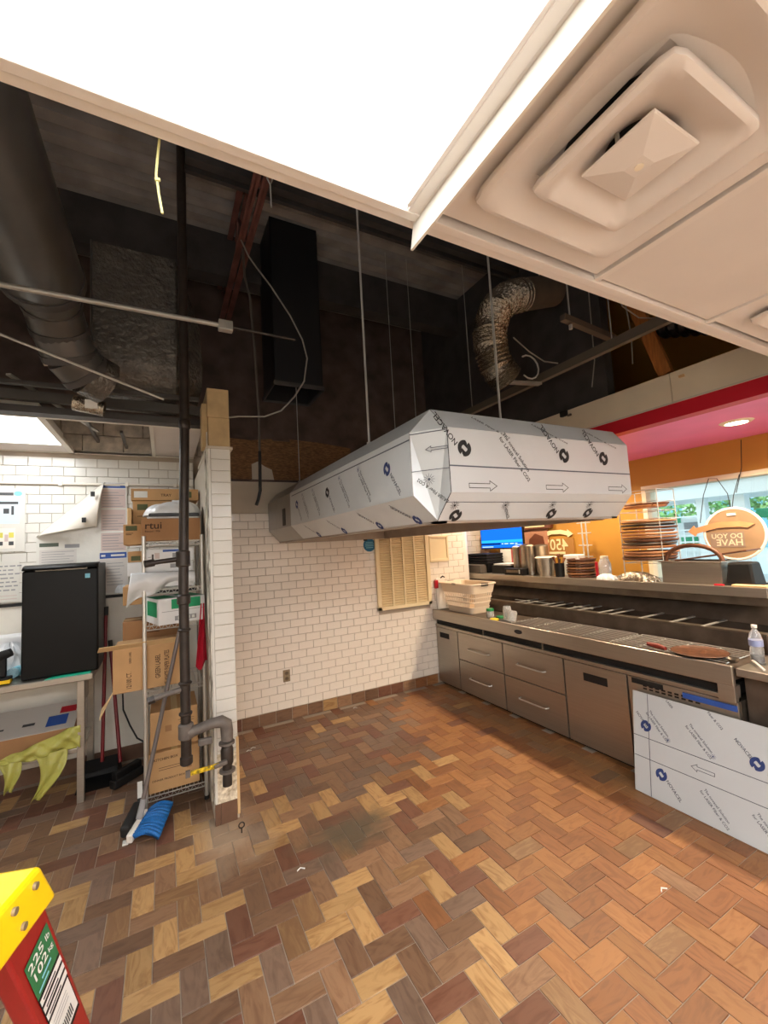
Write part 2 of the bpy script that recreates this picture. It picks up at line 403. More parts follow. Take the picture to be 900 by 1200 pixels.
# --- herringbone of 10 x 20 cm clay tiles
MOD = 0.0985
X0, Y0 = 0.333, 1.768
vs, fs = rnd_box_mesh('t', 2*MOD-0.004, MOD-0.004, 0.008, 0.0012)
vs = [(a, b, c-0.008) for a, b, c in vs]
PAL = [T_PALE, T_TAN, T_BROWN, T_RED, T_GREY, T_ORANGE, T_RUST, T_STREAK]
tile_me = []
for m in PAL:
    me = bpy.data.meshes.new('floor_tile'); me.from_pydata(vs, [], fs); me.materials.append(m); tile_me.append(me)
tiles = []
rg = random.Random(5)
for i in range(-32, 32):
    for j in range(-22, 28):
        k = (i-j+3) % 4
        x, y = X0+i*MOD, Y0+j*MOD
        if k == 0: c = (x+MOD, y+MOD/2); v = False
        elif k == 3: c = (x+MOD/2, y+MOD); v = True
        else: continue
        if not (-2.5 < c[0] < 2.98 and -0.4 < c[1] < YB-0.04): continue
        X, Y = c
        r = rg.random()
        right = max(0.0, min(1.0, (X-1.0+0.35*(1.9-Y))/0.75))
        if rg.random() < right:
            w = [0.015, 0.05, 0.02, 0.05, 0.0, 0.47, 0.335, 0.06]
        elif Y > 3.0:
            w = [0.06, 0.17, 0.36, 0.19, 0.20, 0.0, 0.0, 0.02]
        else:
            w = [0.20, 0.25, 0.21, 0.14, 0.16, 0.0, 0.0, 0.04]
        a = 0; mi = 0
        for q, ww in enumerate(w):
            a += ww
            if r <= a: mi = q; break
        tiles.append((X, Y, v, mi))
vis = [t for t in tiles if inframe((t[0], t[1], 0))]
vis.sort(key=lambda t: t[0]**2+t[1]**2)
near = vis[:300]; ns = set(id(t) for t in near)
for (X, Y, v, mi) in near:
    o = bpy.data.objects.new('floor_tile', tile_me[mi]); COL.objects.link(o); o.parent = floor
    o.location = (X, Y, 0.12+rg.uniform(-0.0006, 0.0006)); o.rotation_euler = (rg.uniform(-.002, .002), rg.uniform(-.002, .002), math.pi/2 if v else 0)
far = MB(); fmi = []
rest = [t for t in tiles if id(t) not in ns]
for (X, Y, v, mi) in rest:
    far.M = Matrix.Translation((X, Y, rg.uniform(-0.0006, 0.0006))) @ Matrix.Rotation(math.pi/2 if v else 0, 4, 'Z')
    far.add(vs, fs); fmi += [mi]*len(fs)
me = bpy.data.meshes.new('distant_floor_tiles'); me.from_pydata([tuple(p-Vector((0, 0, -0.12))) for p in far.v], [], far.f)
for m in PAL: me.materials.append(m)
me.polygons.foreach_set('material_index', fmi)
o = bpy.data.objects.new('distant_floor_tiles', me); COL.objects.link(o); o.parent = floor; o['kind'] = 'stuff'

# --- back wall with subway tile
wall_back = struct(MB().b(-2.6, 3.44, YB+0.006, YB+0.2, 0, 2.40).b(-2.6, 3.44, YB+0.03, YB+0.2, 2.40, 4.4).build('wall_back', M_grout, loc=(0, YB, 0)), 'back wall clad in cream subway tile')
ORG[wall_back.name] = Vector((0, YB, 0))
TW, TH = 0.1555, 0.0782
def tile_mesh(w, h, m, name='subway_tile'):
    v_, f_ = rnd_box_mesh(name, w-0.0035, h-0.0035, 0.008, 0.0022)
    me = bpy.data.meshes.new(name); me.from_pydata(v_, [], f_); me.materials.append(m); return me
me_full = tile_mesh(TW, TH, M_tile); me_half = tile_mesh(TW/2, TH, M_tile)
wl = []
VX0, VX1, VZ0, VZ1 = 2.13, 2.86, 0.94, 1.86      # louvre panel
for r in range(26):
    z = 0.112+TH*(r+0.5)
    off = 0.0 if r % 2 else TW/2
    x = 0.435-TW+off
    while x < 3.44:
        x0, x1 = max(x, 0.412), min(x+TW, 3.43)
        cx = (x0+x1)/2
        if x1-x0 > 0.02 and not (x1 > VX0 and x0 < VX1 and z+TH/2 > VZ0 and z-TH/2 < VZ1) and z < 2.10: wl.append((cx, z, x1-x0))
        elif x1-x0 > 0.02 and z < 2.10:
            for a0, a1 in ((x0, min(x1, VX0+0.02)), (max(x0, VX1-0.02), x1)):
                if a1-a0 > 0.02 and not (a0 > VX0 and a1 < VX1): wl.append(((a0+a1)/2, z, a1-a0))
        x += TW
def hidden_back(x, z):
    if z > 1.78+0.0 and x > 0.95 and z < 2.25: return True       # behind the hood
    if x > 2.88 and z < 0.86: return True                        # behind the cabinets
    return False
show = [t for t in wl if not hidden_back(t[0], t[1])]
show.sort(key=lambda t: abs(t[0]-1.3)*0.6+abs(t[1]-1.0)*0.2)
ind = show[:300]; ids = set(id(t) for t in ind)
sizes = {}
def wall_tile(cx, z, w, parent, m, org, name='subway_tile', y=YB):
    key = (round(w, 3), m.name, name)
    if key not in sizes: sizes[key] = tile_mesh(w, TH, m, name)
    o = bpy.data.objects.new(name, sizes[key]); COL.objects.link(o); o.parent = parent
    o.location = Vector((cx, y+0.006+rg.uniform(-.0005, .0005), z))-org; o.rotation_euler = (math.pi/2+rg.uniform(-.006, .006), 0, rg.uniform(-.006, .006)); return o
for t in ind: wall_tile(*t, wall_back, M_tile, Vector((0, YB, 0)))
rest = MB()
for t in wl:
    if id(t) in ids: continue
    v_, f_ = rnd_box_mesh('x', t[2]-0.0035, TH-0.0035, 0.008, 0.0022)
    rest.M = Matrix.Translation((t[0], YB+0.006, t[1])) @ Matrix.Rotation(math.pi/2, 4, 'X'); rest.add(v_, f_)
rest.build('remaining_subway_tiles', M_tile, wall_back, kind='stuff')
# plain painted band over the tile, thin ledge, bare board above it
box(0.41, 1.30, YB-0.004, YB+0.01, 2.069, 2.39).build('plaster_band', M_plaster, wall_back)
box(1.30, 3.44, YB-0.002, YB+0.01, 2.069, 2.39).build('plaster_band', M_plaster, wall_back)
box(0.41, 3.44, YB-0.02, YB+0.03, 2.39, 2.41).build('ledge_strip', M_darkwall, wall_back)
bd = MB().prism([(0.55, 2.41), (1.9, 2.41), (1.9, 2.80), (1.55, 2.84), (1.1, 2.86), (0.8, 2.82), (0.55, 2.83)], lambda u, v, w: (u, w, v), YB+0.012, YB+0.03).build('bare_strand_board', M_osb, wall_back)
MB().prism([(0.80, 2.41), (1.02, 2.41), (1.0, 2.52), (0.93, 2.55), (0.86, 2.60), (0.80, 2.57)], lambda u, v, w: (u, w, v), YB+0.002, YB+0.012).build('plaster_scrap', M_plaster, wall_back)
box(1.02, 1.20, YB+0.005, YB+0.03, 2.83, 2.93).build('drywall_scrap', M_darkwall, wall_back)
box(-2.6, 3.44, YB+0.018, YB+0.03, 2.86, 4.4).build('dark_upper_wall', M_darkwall, wall_back)
box(0.41, 3.44, YB+0.02, YB+0.03, 2.41, 2.9).build('dark_board', M_darkwall, wall_back)
# baseboard of clay tiles
bb = struct(box(0.41, 2.90, YB-0.004, YB+0.006, 0, 0.112).build('baseboard_back', M_grout, loc=(0, YB, 0)), 'row of brown clay base tiles')
x = 0.635-0.16; i = 0
bm_ = {}
bsel = [3, 2, 2, 2, 1, 2, 0, 1, 2, 2, 3, 3, 1, 6, 5, 1, 1]
while x < 2.88:
    mi = bsel[i % len(bsel)]
    x0, x1 = max(x, 0.412), min(x+0.161, 2.9)
    key = (mi, round(x1-x0, 3))
    if key not in bm_:
        v_, f_ = rnd_box_mesh('b', x1-x0-0.006, 0.108, 0.012, 0.002)
        m_ = bpy.data.meshes.new('base_tile'); m_.from_pydata(v_, [], f_); m_.materials.append(PAL[mi]); bm_[key] = m_
    o = bpy.data.objects.new('base_tile', bm_[key]); COL.objects.link(o); o.parent = bb
    o.location = ((x0+x1)/2, 0.002, 0.056); o.rotation_euler = (math.pi/2, 0, 0)
    x += 0.161; i += 1

# --- left bay of the same wall (store corner): white tile above a black strip, smooth panel below
wall_store = struct(box(-2.6, 0.262, YB-0.001, YB+0.006, 0.12, 2.60).build('wall_back_left', M_grout, loc=(0, YB, 0)), 'white tiled wall of the store corner')
ORG[wall_store.name] = Vector((0, YB, 0))
r = 0; z = 1.385+TH/2
while z+TH/2 < 2.60:
    x = -1.354+(0 if r % 2 else TW/2)
    while x < 0.25:
        x1 = min(x+TW, 0.258)
        if x1-x > 0.02: wall_tile((x+x1)/2, z, x1-x, wall_store, M_tileL, Vector((0, YB, 0)), y=YB-0.007)
        x += TW
    z += TH; r += 1
box(-2.6, 0.262, YB-0.008, YB, 0.115, 1.36).build('smooth_panel', M_white, wall_store)
box(-2.6, 0.262, YB-0.016, YB, 1.36, 1.383).build('black_strip', M_rubber, wall_store)
struct(box(-2.6, 0.262, YB-0.02, YB, 0, 0.115).build('baseboard_left', M_base, loc=(-1, YB, 0)), 'brown clay base along the store corner')

# --- wing wall / pillar with stacked tiles, dirty foot and raw board on top
PX0, PX1, PY = 0.268, 0.410, 2.955
wing = struct(MB().b(PX0, PX1, PY+0.008, YB, 0, 2.39).build('wall_wing', M_plaster, loc=(0.34, PY, 0)), 'narrow tiled wing wall beside the wire shelves')
ORG[wing.name] = Vector((0.34, PY, 0))
me_p = tile_mesh(PX1-PX0-0.016, TH, M_tileL, 'pillar_tile')
for i in range(29):
    z = 0.125+TH*(i+0.5)
    if z > 2.37: break
    o = bpy.data.objects.new('pillar_tile', me_p); COL.objects.link(o); o.parent = wing
    o.location = Vector((0.345, PY+0.008, z))-ORG[wing.name]; o.rotation_euler = (math.pi/2+rg.uniform(-.008, .008), 0, rg.uniform(-.008, .008))
M_dirty = mat('chipped_plaster', rgb(236, 226, 206), 0.7, var=0.25, vscale=40, vcol=rgb(176, 160, 132))
M_trim = mat('chipped_metal_trim', rgb(206, 202, 190), 0.4, 0.3, var=0.8, vscale=30, vcol=rgb(108, 100, 88), stretch=(1, 1, .3))
MB().b(PX0+0.014, PX1-0.006, PY-0.004, PY+0.004, 0.125, 0.42).build('chipped_foot_plaster', M_dirty, wing)
MB().b(PX0, PX0+0.014, PY-0.003, PY+0.012, 0.11, 2.39).build('corner_bead', M_tileL, wing)
MB().b(PX1-0.012, PX1+0.004, PY-0.006, PY+0.03, 0.03, 0.5).build('split_wood_edge', M_cardin, wing)
MB().b(PX0-0.006, PX0, PY+0.01, PY+0.06, 0.1, 2.5).build('metal_corner_trim', M_trim, wing)
MB().b(PX0-0.012, PX0-0.004, PY+0.10, PY+0.15, 0.1, 2.55).build('metal_corner_trim', M_trim, wing)
box(PX0-0.002, PX0+0.03, PY-0.008, PY+0.02, 0, 0.125).build('base_tile', M_base, wing)
box(PX0+0.032, PX1-0.014, PY-0.008, PY+0.02, 0, 0.125).build('base_tile', M_base, wing)
MB().b(PX0-0.01, PX1+0.014, PY-0.012, YB-0.6, 2.385, 2.402).build('ledge_cap', M_plaster, wing)
MB().b(PX0+0.006, PX1-0.002, PY-0.002, PY+0.35, 2.405, 2.60).build('raw_header_board', M_pad, wing)
MB().b(PX0+0.002, PX1-0.004, PY-0.004, PY+0.35, 2.602, 2.80).build('raw_header_board', M_pad, wing)
MB().b(PX0-0.03, PX0+0.004, PY+0.03, PY+0.16, 2.40, 2.70).build('raw_side_board', M_pad, wing)

# --- front dropped ceiling (z 2.40) with edge rail
ceil = struct(MB().b(-2.6, -0.78, -2.2, 0.70, 2.40, 2.43).b(-2.6, 2.93, -2.2, 0.08, 2.404, 2.44).b(2.315, 2.93, 0.08, 0.70, 2.404, 2.44).build('ceiling', M_ceiltile, loc=(0, 0, 2.4)), 'dropped ceiling of painted tiles')
ORG[ceil.name] = Vector((0, 0, 2.4))
box(1.117, 1.695, 0.112, 0.70, 2.404, 2.43).build('ceiling_tile', M_ceiltile, ceil, bevel=0.002)
for n_, a in (('edge_rail', (-2.6, 2.95, 0.706, 0.727, 2.392, 2.46)), ('edge_lip', (-2.6, 2.95, 0.727, 0.752, 2.398, 2.45)),
              ('grid_rail', (0.474, 0.498, -2.2, 0.706, 2.394, 2.43)), ('grid_rail', (1.092, 1.114, -2.2, 0.706, 2.398, 2.43)),
              ('grid_rail', (1.698, 1.720, -2.2, 0.706, 2.398, 2.43)), ('grid_rail', (2.295, 2.315, -2.2, 0.706, 2.398, 2.43)),
              ('grid_rail', (-0.78, -0.755, -2.2, 0.706, 2.394, 2.43)), ('grid_rail', (0.498, 2.93, 0.086, 0.108, 2.398, 2.43)),
              ('trim_strip', (0.498, 0.512, 0.0, 0.735, 2.396, 2.41))):
    box(*a).build(n_, M_ceil, ceil, bevel=0.0015)
# bent white strip hanging off the light frame
fl = MB().prism([(0.506, 2.402), (0.512, 2.402), (0.500, 2.330), (0.494, 2.330)], lambda u, v, w: (u, w, v), -0.5, 0.735)
for i in range(4, 8): pass
tag(fl.build('hanging_metal_strip', M_white), 'white metal strip hanging from the ceiling between light panel and vent', 'strip')

# --- roof deck, beams
prof = []
y = -2.2
while y < 4.75:
    prof += [(y, 4.40), (y+0.085, 4.40), (y+0.10, 4.46), (y+0.145, 4.46)]; y += 0.16
dk = MB()
for a in range(len(prof)-1):
    (ya, za), (yb, zb) = prof[a], prof[a+1]
    dk.add([(-2.6, ya, za), (4.25, ya, za), (4.25, yb, zb), (-2.6, yb, zb)], [(0, 1, 2, 3)])
dk.b(-2.6, 4.25, -2.2, 4.75, 4.475, 4.5)
struct(dk.build('ceiling_deck', M_deck, loc=(0, 0, 4.4)), 'black painted corrugated roof deck')
struct(MB().b(-2.6, 4.25, 3.55, 3.70, 4.02, 4.40).build('trim_beam_1', M_black), 'dark girder under the roof deck')
struct(MB().b(0.15, 4.25, 2.66, 2.70, 4.15, 4.4).b(0.15, 4.25, 2.64, 2.66, 4.15, 4.20).b(0.15, 4.25, 2.74, 2.77, 4.15, 4.20).build('trim_beam_2', M_black), 'dark roof purlin')

# --- right side: bulkhead, red band, pink soffit, ochre window wall
BX = 2.95
bk = struct(MB().b(BX, BX+0.1, 1.46, YB, 2.505, 2.70).b(BX, BX+0.1, -2.2, 1.455, 2.505, 2.70).build('wall_bulkhead', M_tan, loc=(BX, 1, 2.5)), 'tan drywall bulkhead above the red band')
ORG[bk.name] = Vector((BX, 1, 2.5))
box(BX-0.006, BX+0.1, -2.2, YB, 2.495, 2.506).build('edge_trim', M_plaster, bk)
box(BX+0.02, BX+0.11, 1.9, YB, 2.69, 4.4).build('dark_back_board', M_black, bk)
struct(box(BX, BX+0.1, -2.2, YB, 2.40, 2.495).build('trim_red', M_red), 'red painted band along the bulkhead')
struct(box(BX+0.1, 4.25, -2.2, 4.75, 2.402, 2.46).build('ceiling_soffit', M_pink), 'glossy pink soffit with recessed lights')
WX = 4.25
WY0, WY1, WZ0, WZ1 = -0.6, 2.44, 1.08, 2.09
rw = struct(MB().b(WX, WX+0.15, WY1, 4.75, 0, 2.46).b(WX, WX+0.15, -2.2, WY0, 0, 2.46).b(WX, WX+0.15, WY0, WY1, WZ1, 2.46).b(WX, WX+0.15, WY0, WY1, 0, WZ0).b(WX, WX+0.15, -2.2, 4.75, 2.46, 4.5).build('wall_right', M_ochre, loc=(WX, 1, 0)), 'ochre painted window wall')
win = struct(MB().b(WX-0.012, WX+0.16, WY0-0.03, WY1+0.03, WZ1-0.012, WZ1+0.03).b(WX-0.012, WX+0.16, WY1-0.012, WY1+0.03, WZ0, WZ1).b(WX-0.02, WX+0.16, WY0-0.03, WY1+0.03, WZ0-0.03, WZ0+0.01).b(WX-0.012, WX+0.16, WY0-0.03, WY0+0.012, WZ0, WZ1).build('window_1', M_tan, loc=(WX, 1, WZ0)), 'wide shop window with tan frame')
ORG[win.name] = Vector((WX, 1, WZ0))
M_pane = mat('window_pane', (0.9, 0.97, 0.98), 0.02, trans=1.0, spec=0.3)
box(WX+0.06, WX+0.066, WY0, WY1, WZ0, WZ1).build('pane', M_pane, win)
box(WX+0.05, WX+0.085, 0.62, 0.66, WZ0, WZ1).build('mullion', M_tan, win)
# recess behind the end of the tiled wall
rc = struct(MB().b(3.44, WX, 4.75, 4.9, 0, 4.5).build('wall_recess', M_grout), 'white tiled recess behind the order screen')
ORG[rc.name] = Vector(rc.location)
me_r = tile_mesh(TW, TH, M_tileL)
for r in range(14):
    for c in range(6):
        x = 3.40+TW*(c+(0.5 if r % 2 else 0))
        if x+TW/2 > WX: continue
        o = bpy.data.objects.new('subway_tile', me_r); COL.objects.link(o); o.parent = rc
        o.location = Vector((x+TW/2-0.03, 4.75, 1.2+TH*(r+0.5)))-rc.location; o.rotation_euler = (math.pi/2, 0, 0)
struct(MB().cyl((3.43, YB+0.1, 0.9), (3.43, YB+0.1, 2.4), 0.1, n=20).build('trim_bullnose', M_tile, smooth=True), 'rounded tile edge of the back wall')
struct(box(3.30, 3.44, YB+0.1, 4.9, 0, 4.5).build('wall_return', M_plaster), 'wall return')
# shell behind and beside the camera
struct(box(-2.75, -2.6, -2.2, 4.75, 0, 4.5).build('wall_left', M_white), 'plain left wall out of view')
struct(box(-2.75, 4.4, -2.35, -2.2, 0, 4.5).build('wall_front', M_white), 'plain wall behind the viewer')

# --- store corner dropped ceiling (z 2.60)
sc = struct(MB().b(-2.6, -1.27, 3.26, YB, 2.60, 2.62).b(-0.665, 0.262, 4.27, YB, 2.60, 2.615).b(-1.27, -0.66, 4.03, YB, 2.60, 2.62).build('ceiling_store', M_ceiltile, loc=(0, 3.8, 2.6)), 'remaining ceiling tiles of the store corner')
ORG[sc.name] = Vector((0, 3.8, 2.6))
box(-0.055, 0.262, 3.28, 4.27, 2.604, 2.62).build('ceiling_tile', M_ceiltile, sc)
for n_, a, m in (('grid_rail', (-2.6, 0.262, 3.25, 3.275, 2.595, 2.63), M_white), ('grid_rail', (-0.69, -0.655, 3.27, YB, 2.595, 2.625), M_white),
                 ('grid_rail', (-0.08, -0.055, 3.27, YB, 2.595, 2.625), M_white), ('grid_rail', (-1.28, -1.255, 3.27, YB, 2.595, 2.625), M_white),
                 ('wall_angle', (-2.6, 0.262, YB-0.03, YB-0.004, 2.595, 2.62), M_white),
                 ('front_angle', (-2.6, 0.25, 3.16, 3.25, 2.597, 2.64), M_black), ('front_angle', (-2.6, 0.25, 3.12, 3.16, 2.66, 2.72), M_duct)):
    box(*a).build(n_, m, sc)
me_b = None
for r in range(2):
    for c in range(6):
        x0 = -1.2+0.3*c-(0.15 if r else 0)
        o = box(x0, x0+0.293, YB-0.012, YB+0.03, 2.62+0.15*r, 2.763+0.15*r).build('concrete_block', M_block, sc, bevel=0.004)
box(-0.5, -0.48, 3.3, YB, 2.70, 2.73).build('hanging_grid_tee', M_duct, sc)
box(-0.29, -0.27, 3.75, YB, 2.66, 2.68).build('hanging_grid_tee', M_duct, sc)
MB().bar((-0.78, 3.05, 2.78), (-0.45, 3.9, 2.70), 0.025, 0.012).build('hanging_grid_tee', M_conduit, sc)
MB().bar((-0.60, 2.95, 2.83), (-0.38, 2.95, 2.86), 0.03, 0.02).build('bent_grid_piece', M_plaster, sc)

# ================================================================== LIGHTS OF THE PLACE AND ADDED REAR FILL
lp = thing('ceiling_light_panel', 'large glowing white luminous panel in the front ceiling', 'ceiling light', (-0.14, 0.09, 2.40))
box(-0.752, 0.470, -0.53, 0.704, 2.3985, 2.404).build('diffuser', emitter('panel_glow', (0.94, 0.98, 1.0), PANEL_E), lp)
MB().b(-0.755, 0.474, 0.698, 0.706, 2.40, 2.42).b(-0.755, 0.474, -0.54, -0.53, 2.39, 2.403).b(0.466, 0.474, -0.53, 0.698, 2.396, 2.403).b(-0.755, -0.747, -0.53, 0.698, 2.396, 2.403).build('frame', M_ceil, lp)
M_rear_fill = emitter('rear_fill_glow', (0.96, 0.98, 1.0), REAR_FILL_E)  # two unseen panels added as fill, brightening front faces and ceiling bounce
for x0, lab in ((-1.6, 'unseen fill panel added behind the viewer on the left'), (0.6, 'unseen fill panel added behind the viewer on the right')):
    lp2 = thing('ceiling_light_panel', lab, 'ceiling light', (x0+0.6, -1.2, 2.395))
    box(x0, x0+1.2, -1.6, -0.8, 2.388, 2.394).build('diffuser', M_rear_fill, lp2)
    MB().b(x0-0.02, x0+1.22, -1.62, -1.6, 2.386, 2.402).b(x0-0.02, x0+1.22, -0.8, -0.78, 2.386, 2.402).b(x0-0.02, x0, -1.6, -0.8, 2.386, 2.402).b(x0+1.2, x0+1.22, -1.6, -0.8, 2.386, 2.402).build('frame', M_ceil, lp2)
sl = thing('ceiling_light_panel', 'small glowing ceiling panel at the left edge of the store corner', 'ceiling light', (-0.97, 3.65, 2.60))
box(-1.245, -0.70, 3.285, 4.02, 2.606, 2.61).build('diffuser', emitter('store_glow', (0.97, 0.99, 1.0), STORE_E), sl)
MB().b(-1.255, -0.69, 3.275, 3.285, 2.60, 2.62).b(-1.255, -0.69, 4.02, 4.03, 2.60, 2.62).b(-0.70, -0.69, 3.285, 4.02, 2.60, 2.62).b(-1.255, -1.245, 3.285, 4.02, 2.60, 2.62).b(-1.255, -0.69, 3.275, 4.03, 2.62, 2.7).build('frame', M_white, sl)
M_can = emitter('can_glow', (1.0, 0.80, 0.50), 16.0)
def can_light(x, y, label, watt):
    t = thing('recessed_light', label, 'ceiling light', (x, y, 2.40), 'recessed lights in the pink soffit')
    MB().lathe([(0.062, 0.004), (0.066, -0.010), (0.085, -0.008), (0.098, 0.002)], (x, y, 2.40), 28).build('trim_ring', M_cream, t, smooth=True)
    MB().lathe([(0.0, -0.004), (0.04, -0.004), (0.064, -0.001)], (x, y, 2.40), 28).build('lens', M_can, t)
    ld = bpy.data.lights.new('can_bulb', 'SPOT'); ld.energy = watt; ld.color = (1.0, 0.80, 0.54); ld.shadow_soft_size = 0.05; ld.spot_size = math.radians(150); ld.spot_blend = 0.5
    lo = bpy.data.objects.new('bulb', ld); COL.objects.link(lo); lo.parent = t; lo.location = (0, 0, -0.02)
can_light(3.545, 1.365, 'glowing recessed light in the pink soffit above the window', CAN_W*6)
can_light(3.545, 2.75, 'recessed soffit light hidden behind the wrapped hood', CAN_W*4.2)
can_light(3.56, 4.02, 'recessed soffit light over the far end of the counter', CAN_W*2.4)
can_light(3.545, -0.1, 'recessed soffit light near the viewer out of frame', CAN_W*6)

# ================================================================== CEILING DIFFUSERS
def sq_cone(mb, cx, cy, h0, z0, r1, z1, r=0.018):
    """moulded cone: soft-cornered square lip (half h0 at z0) sweeping up to a round throat (radius r1 at z1)"""
    n = 64
    def ring(h, z, k):
        out = []
        for i in range(n):
            a = 2*math.pi*i/n; c, s_ = math.cos(a), math.sin(a)
            q = min((h-r)/max(abs(c), abs(s_))+r*0.9, h*1.36) if k == 0 else 0
            sq = h/max(abs(c), abs(s_)); p = 14
            sup = h/((abs(c)**p+abs(s_)**p)**(1/p))
            rad = sup*(1-k)+r1*k
            out.append((cx+rad*c, cy+rad*s_, z))
        return out
    rows = [ring(h0, z0+0.004, 0), ring(h0-0.002, z0-0.004, 0), ring(h0-0.012, z0-0.008, 0), ring(h0-0.026, z0-0.003, 0)]
    for k in (0.25, 0.5, 0.75, 1.0): rows.append(ring(h0-0.026, z0-0.003+(z1-z0+0.003)*k**0.8, k))
    m = len(rows)
    mb.add([p for r_ in rows for p in r_], [(j*n+i, j*n+(i+1) % n, (j+1)*n+(i+1) % n, (j+1)*n+i) for j in range(m-1) for i in range(n)])
    return mb
def diffuser(cx, cy, label):
    t = thing('ceiling_diffuser', label, 'air vent', (cx, cy, 2.40), 'square air diffusers in the front ceiling')
    H = 0.285
    p = MB()
    for a in ((-H, -0.125, -H, H), (0.125, H, -H, H), (-0.125, 0.125, -H, -0.125), (-0.125, 0.125, 0.125, H)):
        p.b(cx+a[0], cx+a[1], cy+a[2], cy+a[3], 2.402, 2.412)
    p.build('back_pan', M_ceil, t)
    for nm, h0, z0, r1, z1 in (('outer_cone', 0.222, 2.384, 0.128, 2.414), ('middle_cone', 0.139, 2.372, 0.056, 2.402)):
        sq_cone(MB(), cx, cy, h0, z0, r1, z1).build(nm, M_ceil, t, thick=0.002, smooth=True)
    o = MB().add([(cx-0.070, cy-0.070, 2.376), (cx+0.070, cy-0.070, 2.376), (cx+0.070, cy+0.070, 2.376), (cx-0.070, cy+0.070, 2.376), (cx-0.070, cy-0.070, 2.370), (cx+0.070, cy-0.070, 2.370), (cx+0.070, cy+0.070, 2.370), (cx-0.070, cy+0.070, 2.370), (cx-0.018, cy-0.018, 2.3585), (cx+0.018, cy-0.018, 2.3585), (cx+0.018, cy+0.018, 2.3585), (cx-0.018, cy+0.018, 2.3585)],
                  [(0, 1, 2, 3), (0, 4, 5, 1), (1, 5, 6, 2), (2, 6, 7, 3), (3, 7, 4, 0), (4, 8, 9, 5), (5, 9, 10, 6), (6, 10, 11, 7), (7, 11, 8, 4), (8, 11, 10, 9)])
    o.build('centre_plate', M_ceil, t, bevel=0.004)
    MB().cyl((cx, cy, 2.362), (cx, cy, 2.357), 0.008, n=12).build('screw_cap', M_cream, t)
    MB().lathe([(0.130, 0), (0.130, 0.1)], (cx, cy, 2.412), 32).build('round_neck', M_dark, t)
    box(cx-0.2, cx+0.2, cy-0.2, cy+0.2, 2.515, 2.52).build('neck_cap', M_dark, t)
    for sx in (-1, 1): MB().cyl((cx+sx*0.06, cy, 2.375), (cx+sx*0.06, cy, 2.5), 0.004, n=6).build('strut', M_conduit, t)
diffuser(0.795, 0.405, 'square stepped air diffuser beside the luminous panel')
diffuser(2.008, 0.405, 'square air diffuser cut by the right edge of the view')

# ================================================================== HOOD
hd = thing('exhaust_hood', 'big stainless island hood still wrapped in white printed protective film', 'range hood', (1.67, 2.8, 1.772))
xl, xr, yf, yb = 0.948, 2.390, 1.384, 4.285
zb, zl, zu, zt = 1.772, 1.884, 2.157, 2.257
cx_, cy_, ti, bi = 0.107, 0.126, 0.086, 0.099
YS = 3.45
def facet(name, pts, m, ins=None):
    return MB().add(pts, [tuple(range(len(pts)))]).build(name, m, hd, thick=0.004)
def side(x, s, nm):
    xt, xb = x+s*ti, x+s*bi
    for y0, y1, m, tg in ((yf+cy_, YS, M_film, ''), (YS, yb, M_film_b, 'bare_')):
        facet(tg+nm+'_panel', [(x, y0, zl), (x, y1, zl), (x, y1, zu), (x, y0, zu)], m)
        yt0 = yf+ti if y0 < YS else y0; yb0 = yf+bi if y0 < YS else y0
        facet(tg+nm+'_top_bevel', [(x, y0, zu), (x, y1, zu), (xt, y1, zt), (xt, yt0, zt)], m)
        facet(tg+nm+'_bottom_bevel', [(x, y0, zl), (x, y1, zl), (xb, y1, zb), (xb, yb0, zb)], m)
side(xl, 1, 'side'); side(xr, -1, 'far_side')
fp = facet('front_panel', [(xl+cx_, yf, zl), (xr-cx_, yf, zl), (xr-cx_, yf, zu), (xl+cx_, yf, zu)], M_film)
ft = facet('front_top_bevel', [(xl+cx_, yf, zu), (xr-cx_, yf, zu), (xr-ti, yf+ti, zt), (xl+ti, yf+ti, zt)], M_film)
fb = facet('front_bottom_bevel', [(xl+cx_, yf, zl), (xr-cx_, yf, zl), (xr-bi, yf+bi, zb), (xl+bi, yf+bi, zb)], M_film)
for x, s in ((xl, 1), (xr, -1)):
    facet('corner_panel', [(x, yf+cy_, zl), (x+s*bi, yf+bi, zb), (x+s*cx_, yf, zl), (x+s*cx_, yf, zu), (x+s*ti, yf+ti, zt), (x, yf+cy_, zu)], M_film)
facet('top_plate', [(xl+ti, yf+ti, zt), (xr-ti, yf+ti, zt), (xr-ti, yb, zt), (xl+ti, yb, zt)], M_film_b)
# inside: folded rim, inner walls, baffle filters
M_inner = mat('hood_inner_steel', rgb(170, 156, 142), 0.45, 0.4, var=0.1)
rim = MB()
ra, rb_, rc_, rd = xl+bi, xr-bi, yf+bi, yb
rim.b(ra, ra+0.05, rc_, rd, zb-0.012, zb).b(rb_-0.05, rb_, rc_, rd, zb-0.012, zb).b(ra, rb_, rc_, rc_+0.05, zb-0.012, zb).b(ra, rb_, rd-0.05, rd, zb-0.012, zb)
rim.build('bottom_rim', M_inner, hd)
MB().b(ra+0.05, ra+0.055, rc_+0.05, rd-0.05, zb-0.012, zb+0.16).b(rb_-0.055, rb_-0.05, rc_+0.05, rd-0.05, zb-0.018, zb+0.16).b(ra+0.05, rb_-0.05, rc_+0.05, rc_+0.055, zb-0.012, zb+0.16).b(ra+0.05, rb_-0.05, rd-0.055, rd-0.05, zb-0.018, zb+0.16).build('inner_wall', M_inner, hd)
box(ra+0.05, rb_-0.05, rc_+0.05, rd-0.05, zb+0.16, zb+0.17).build('inner_ceiling', M_inner, hd)
fx = (ra+rb_)/2
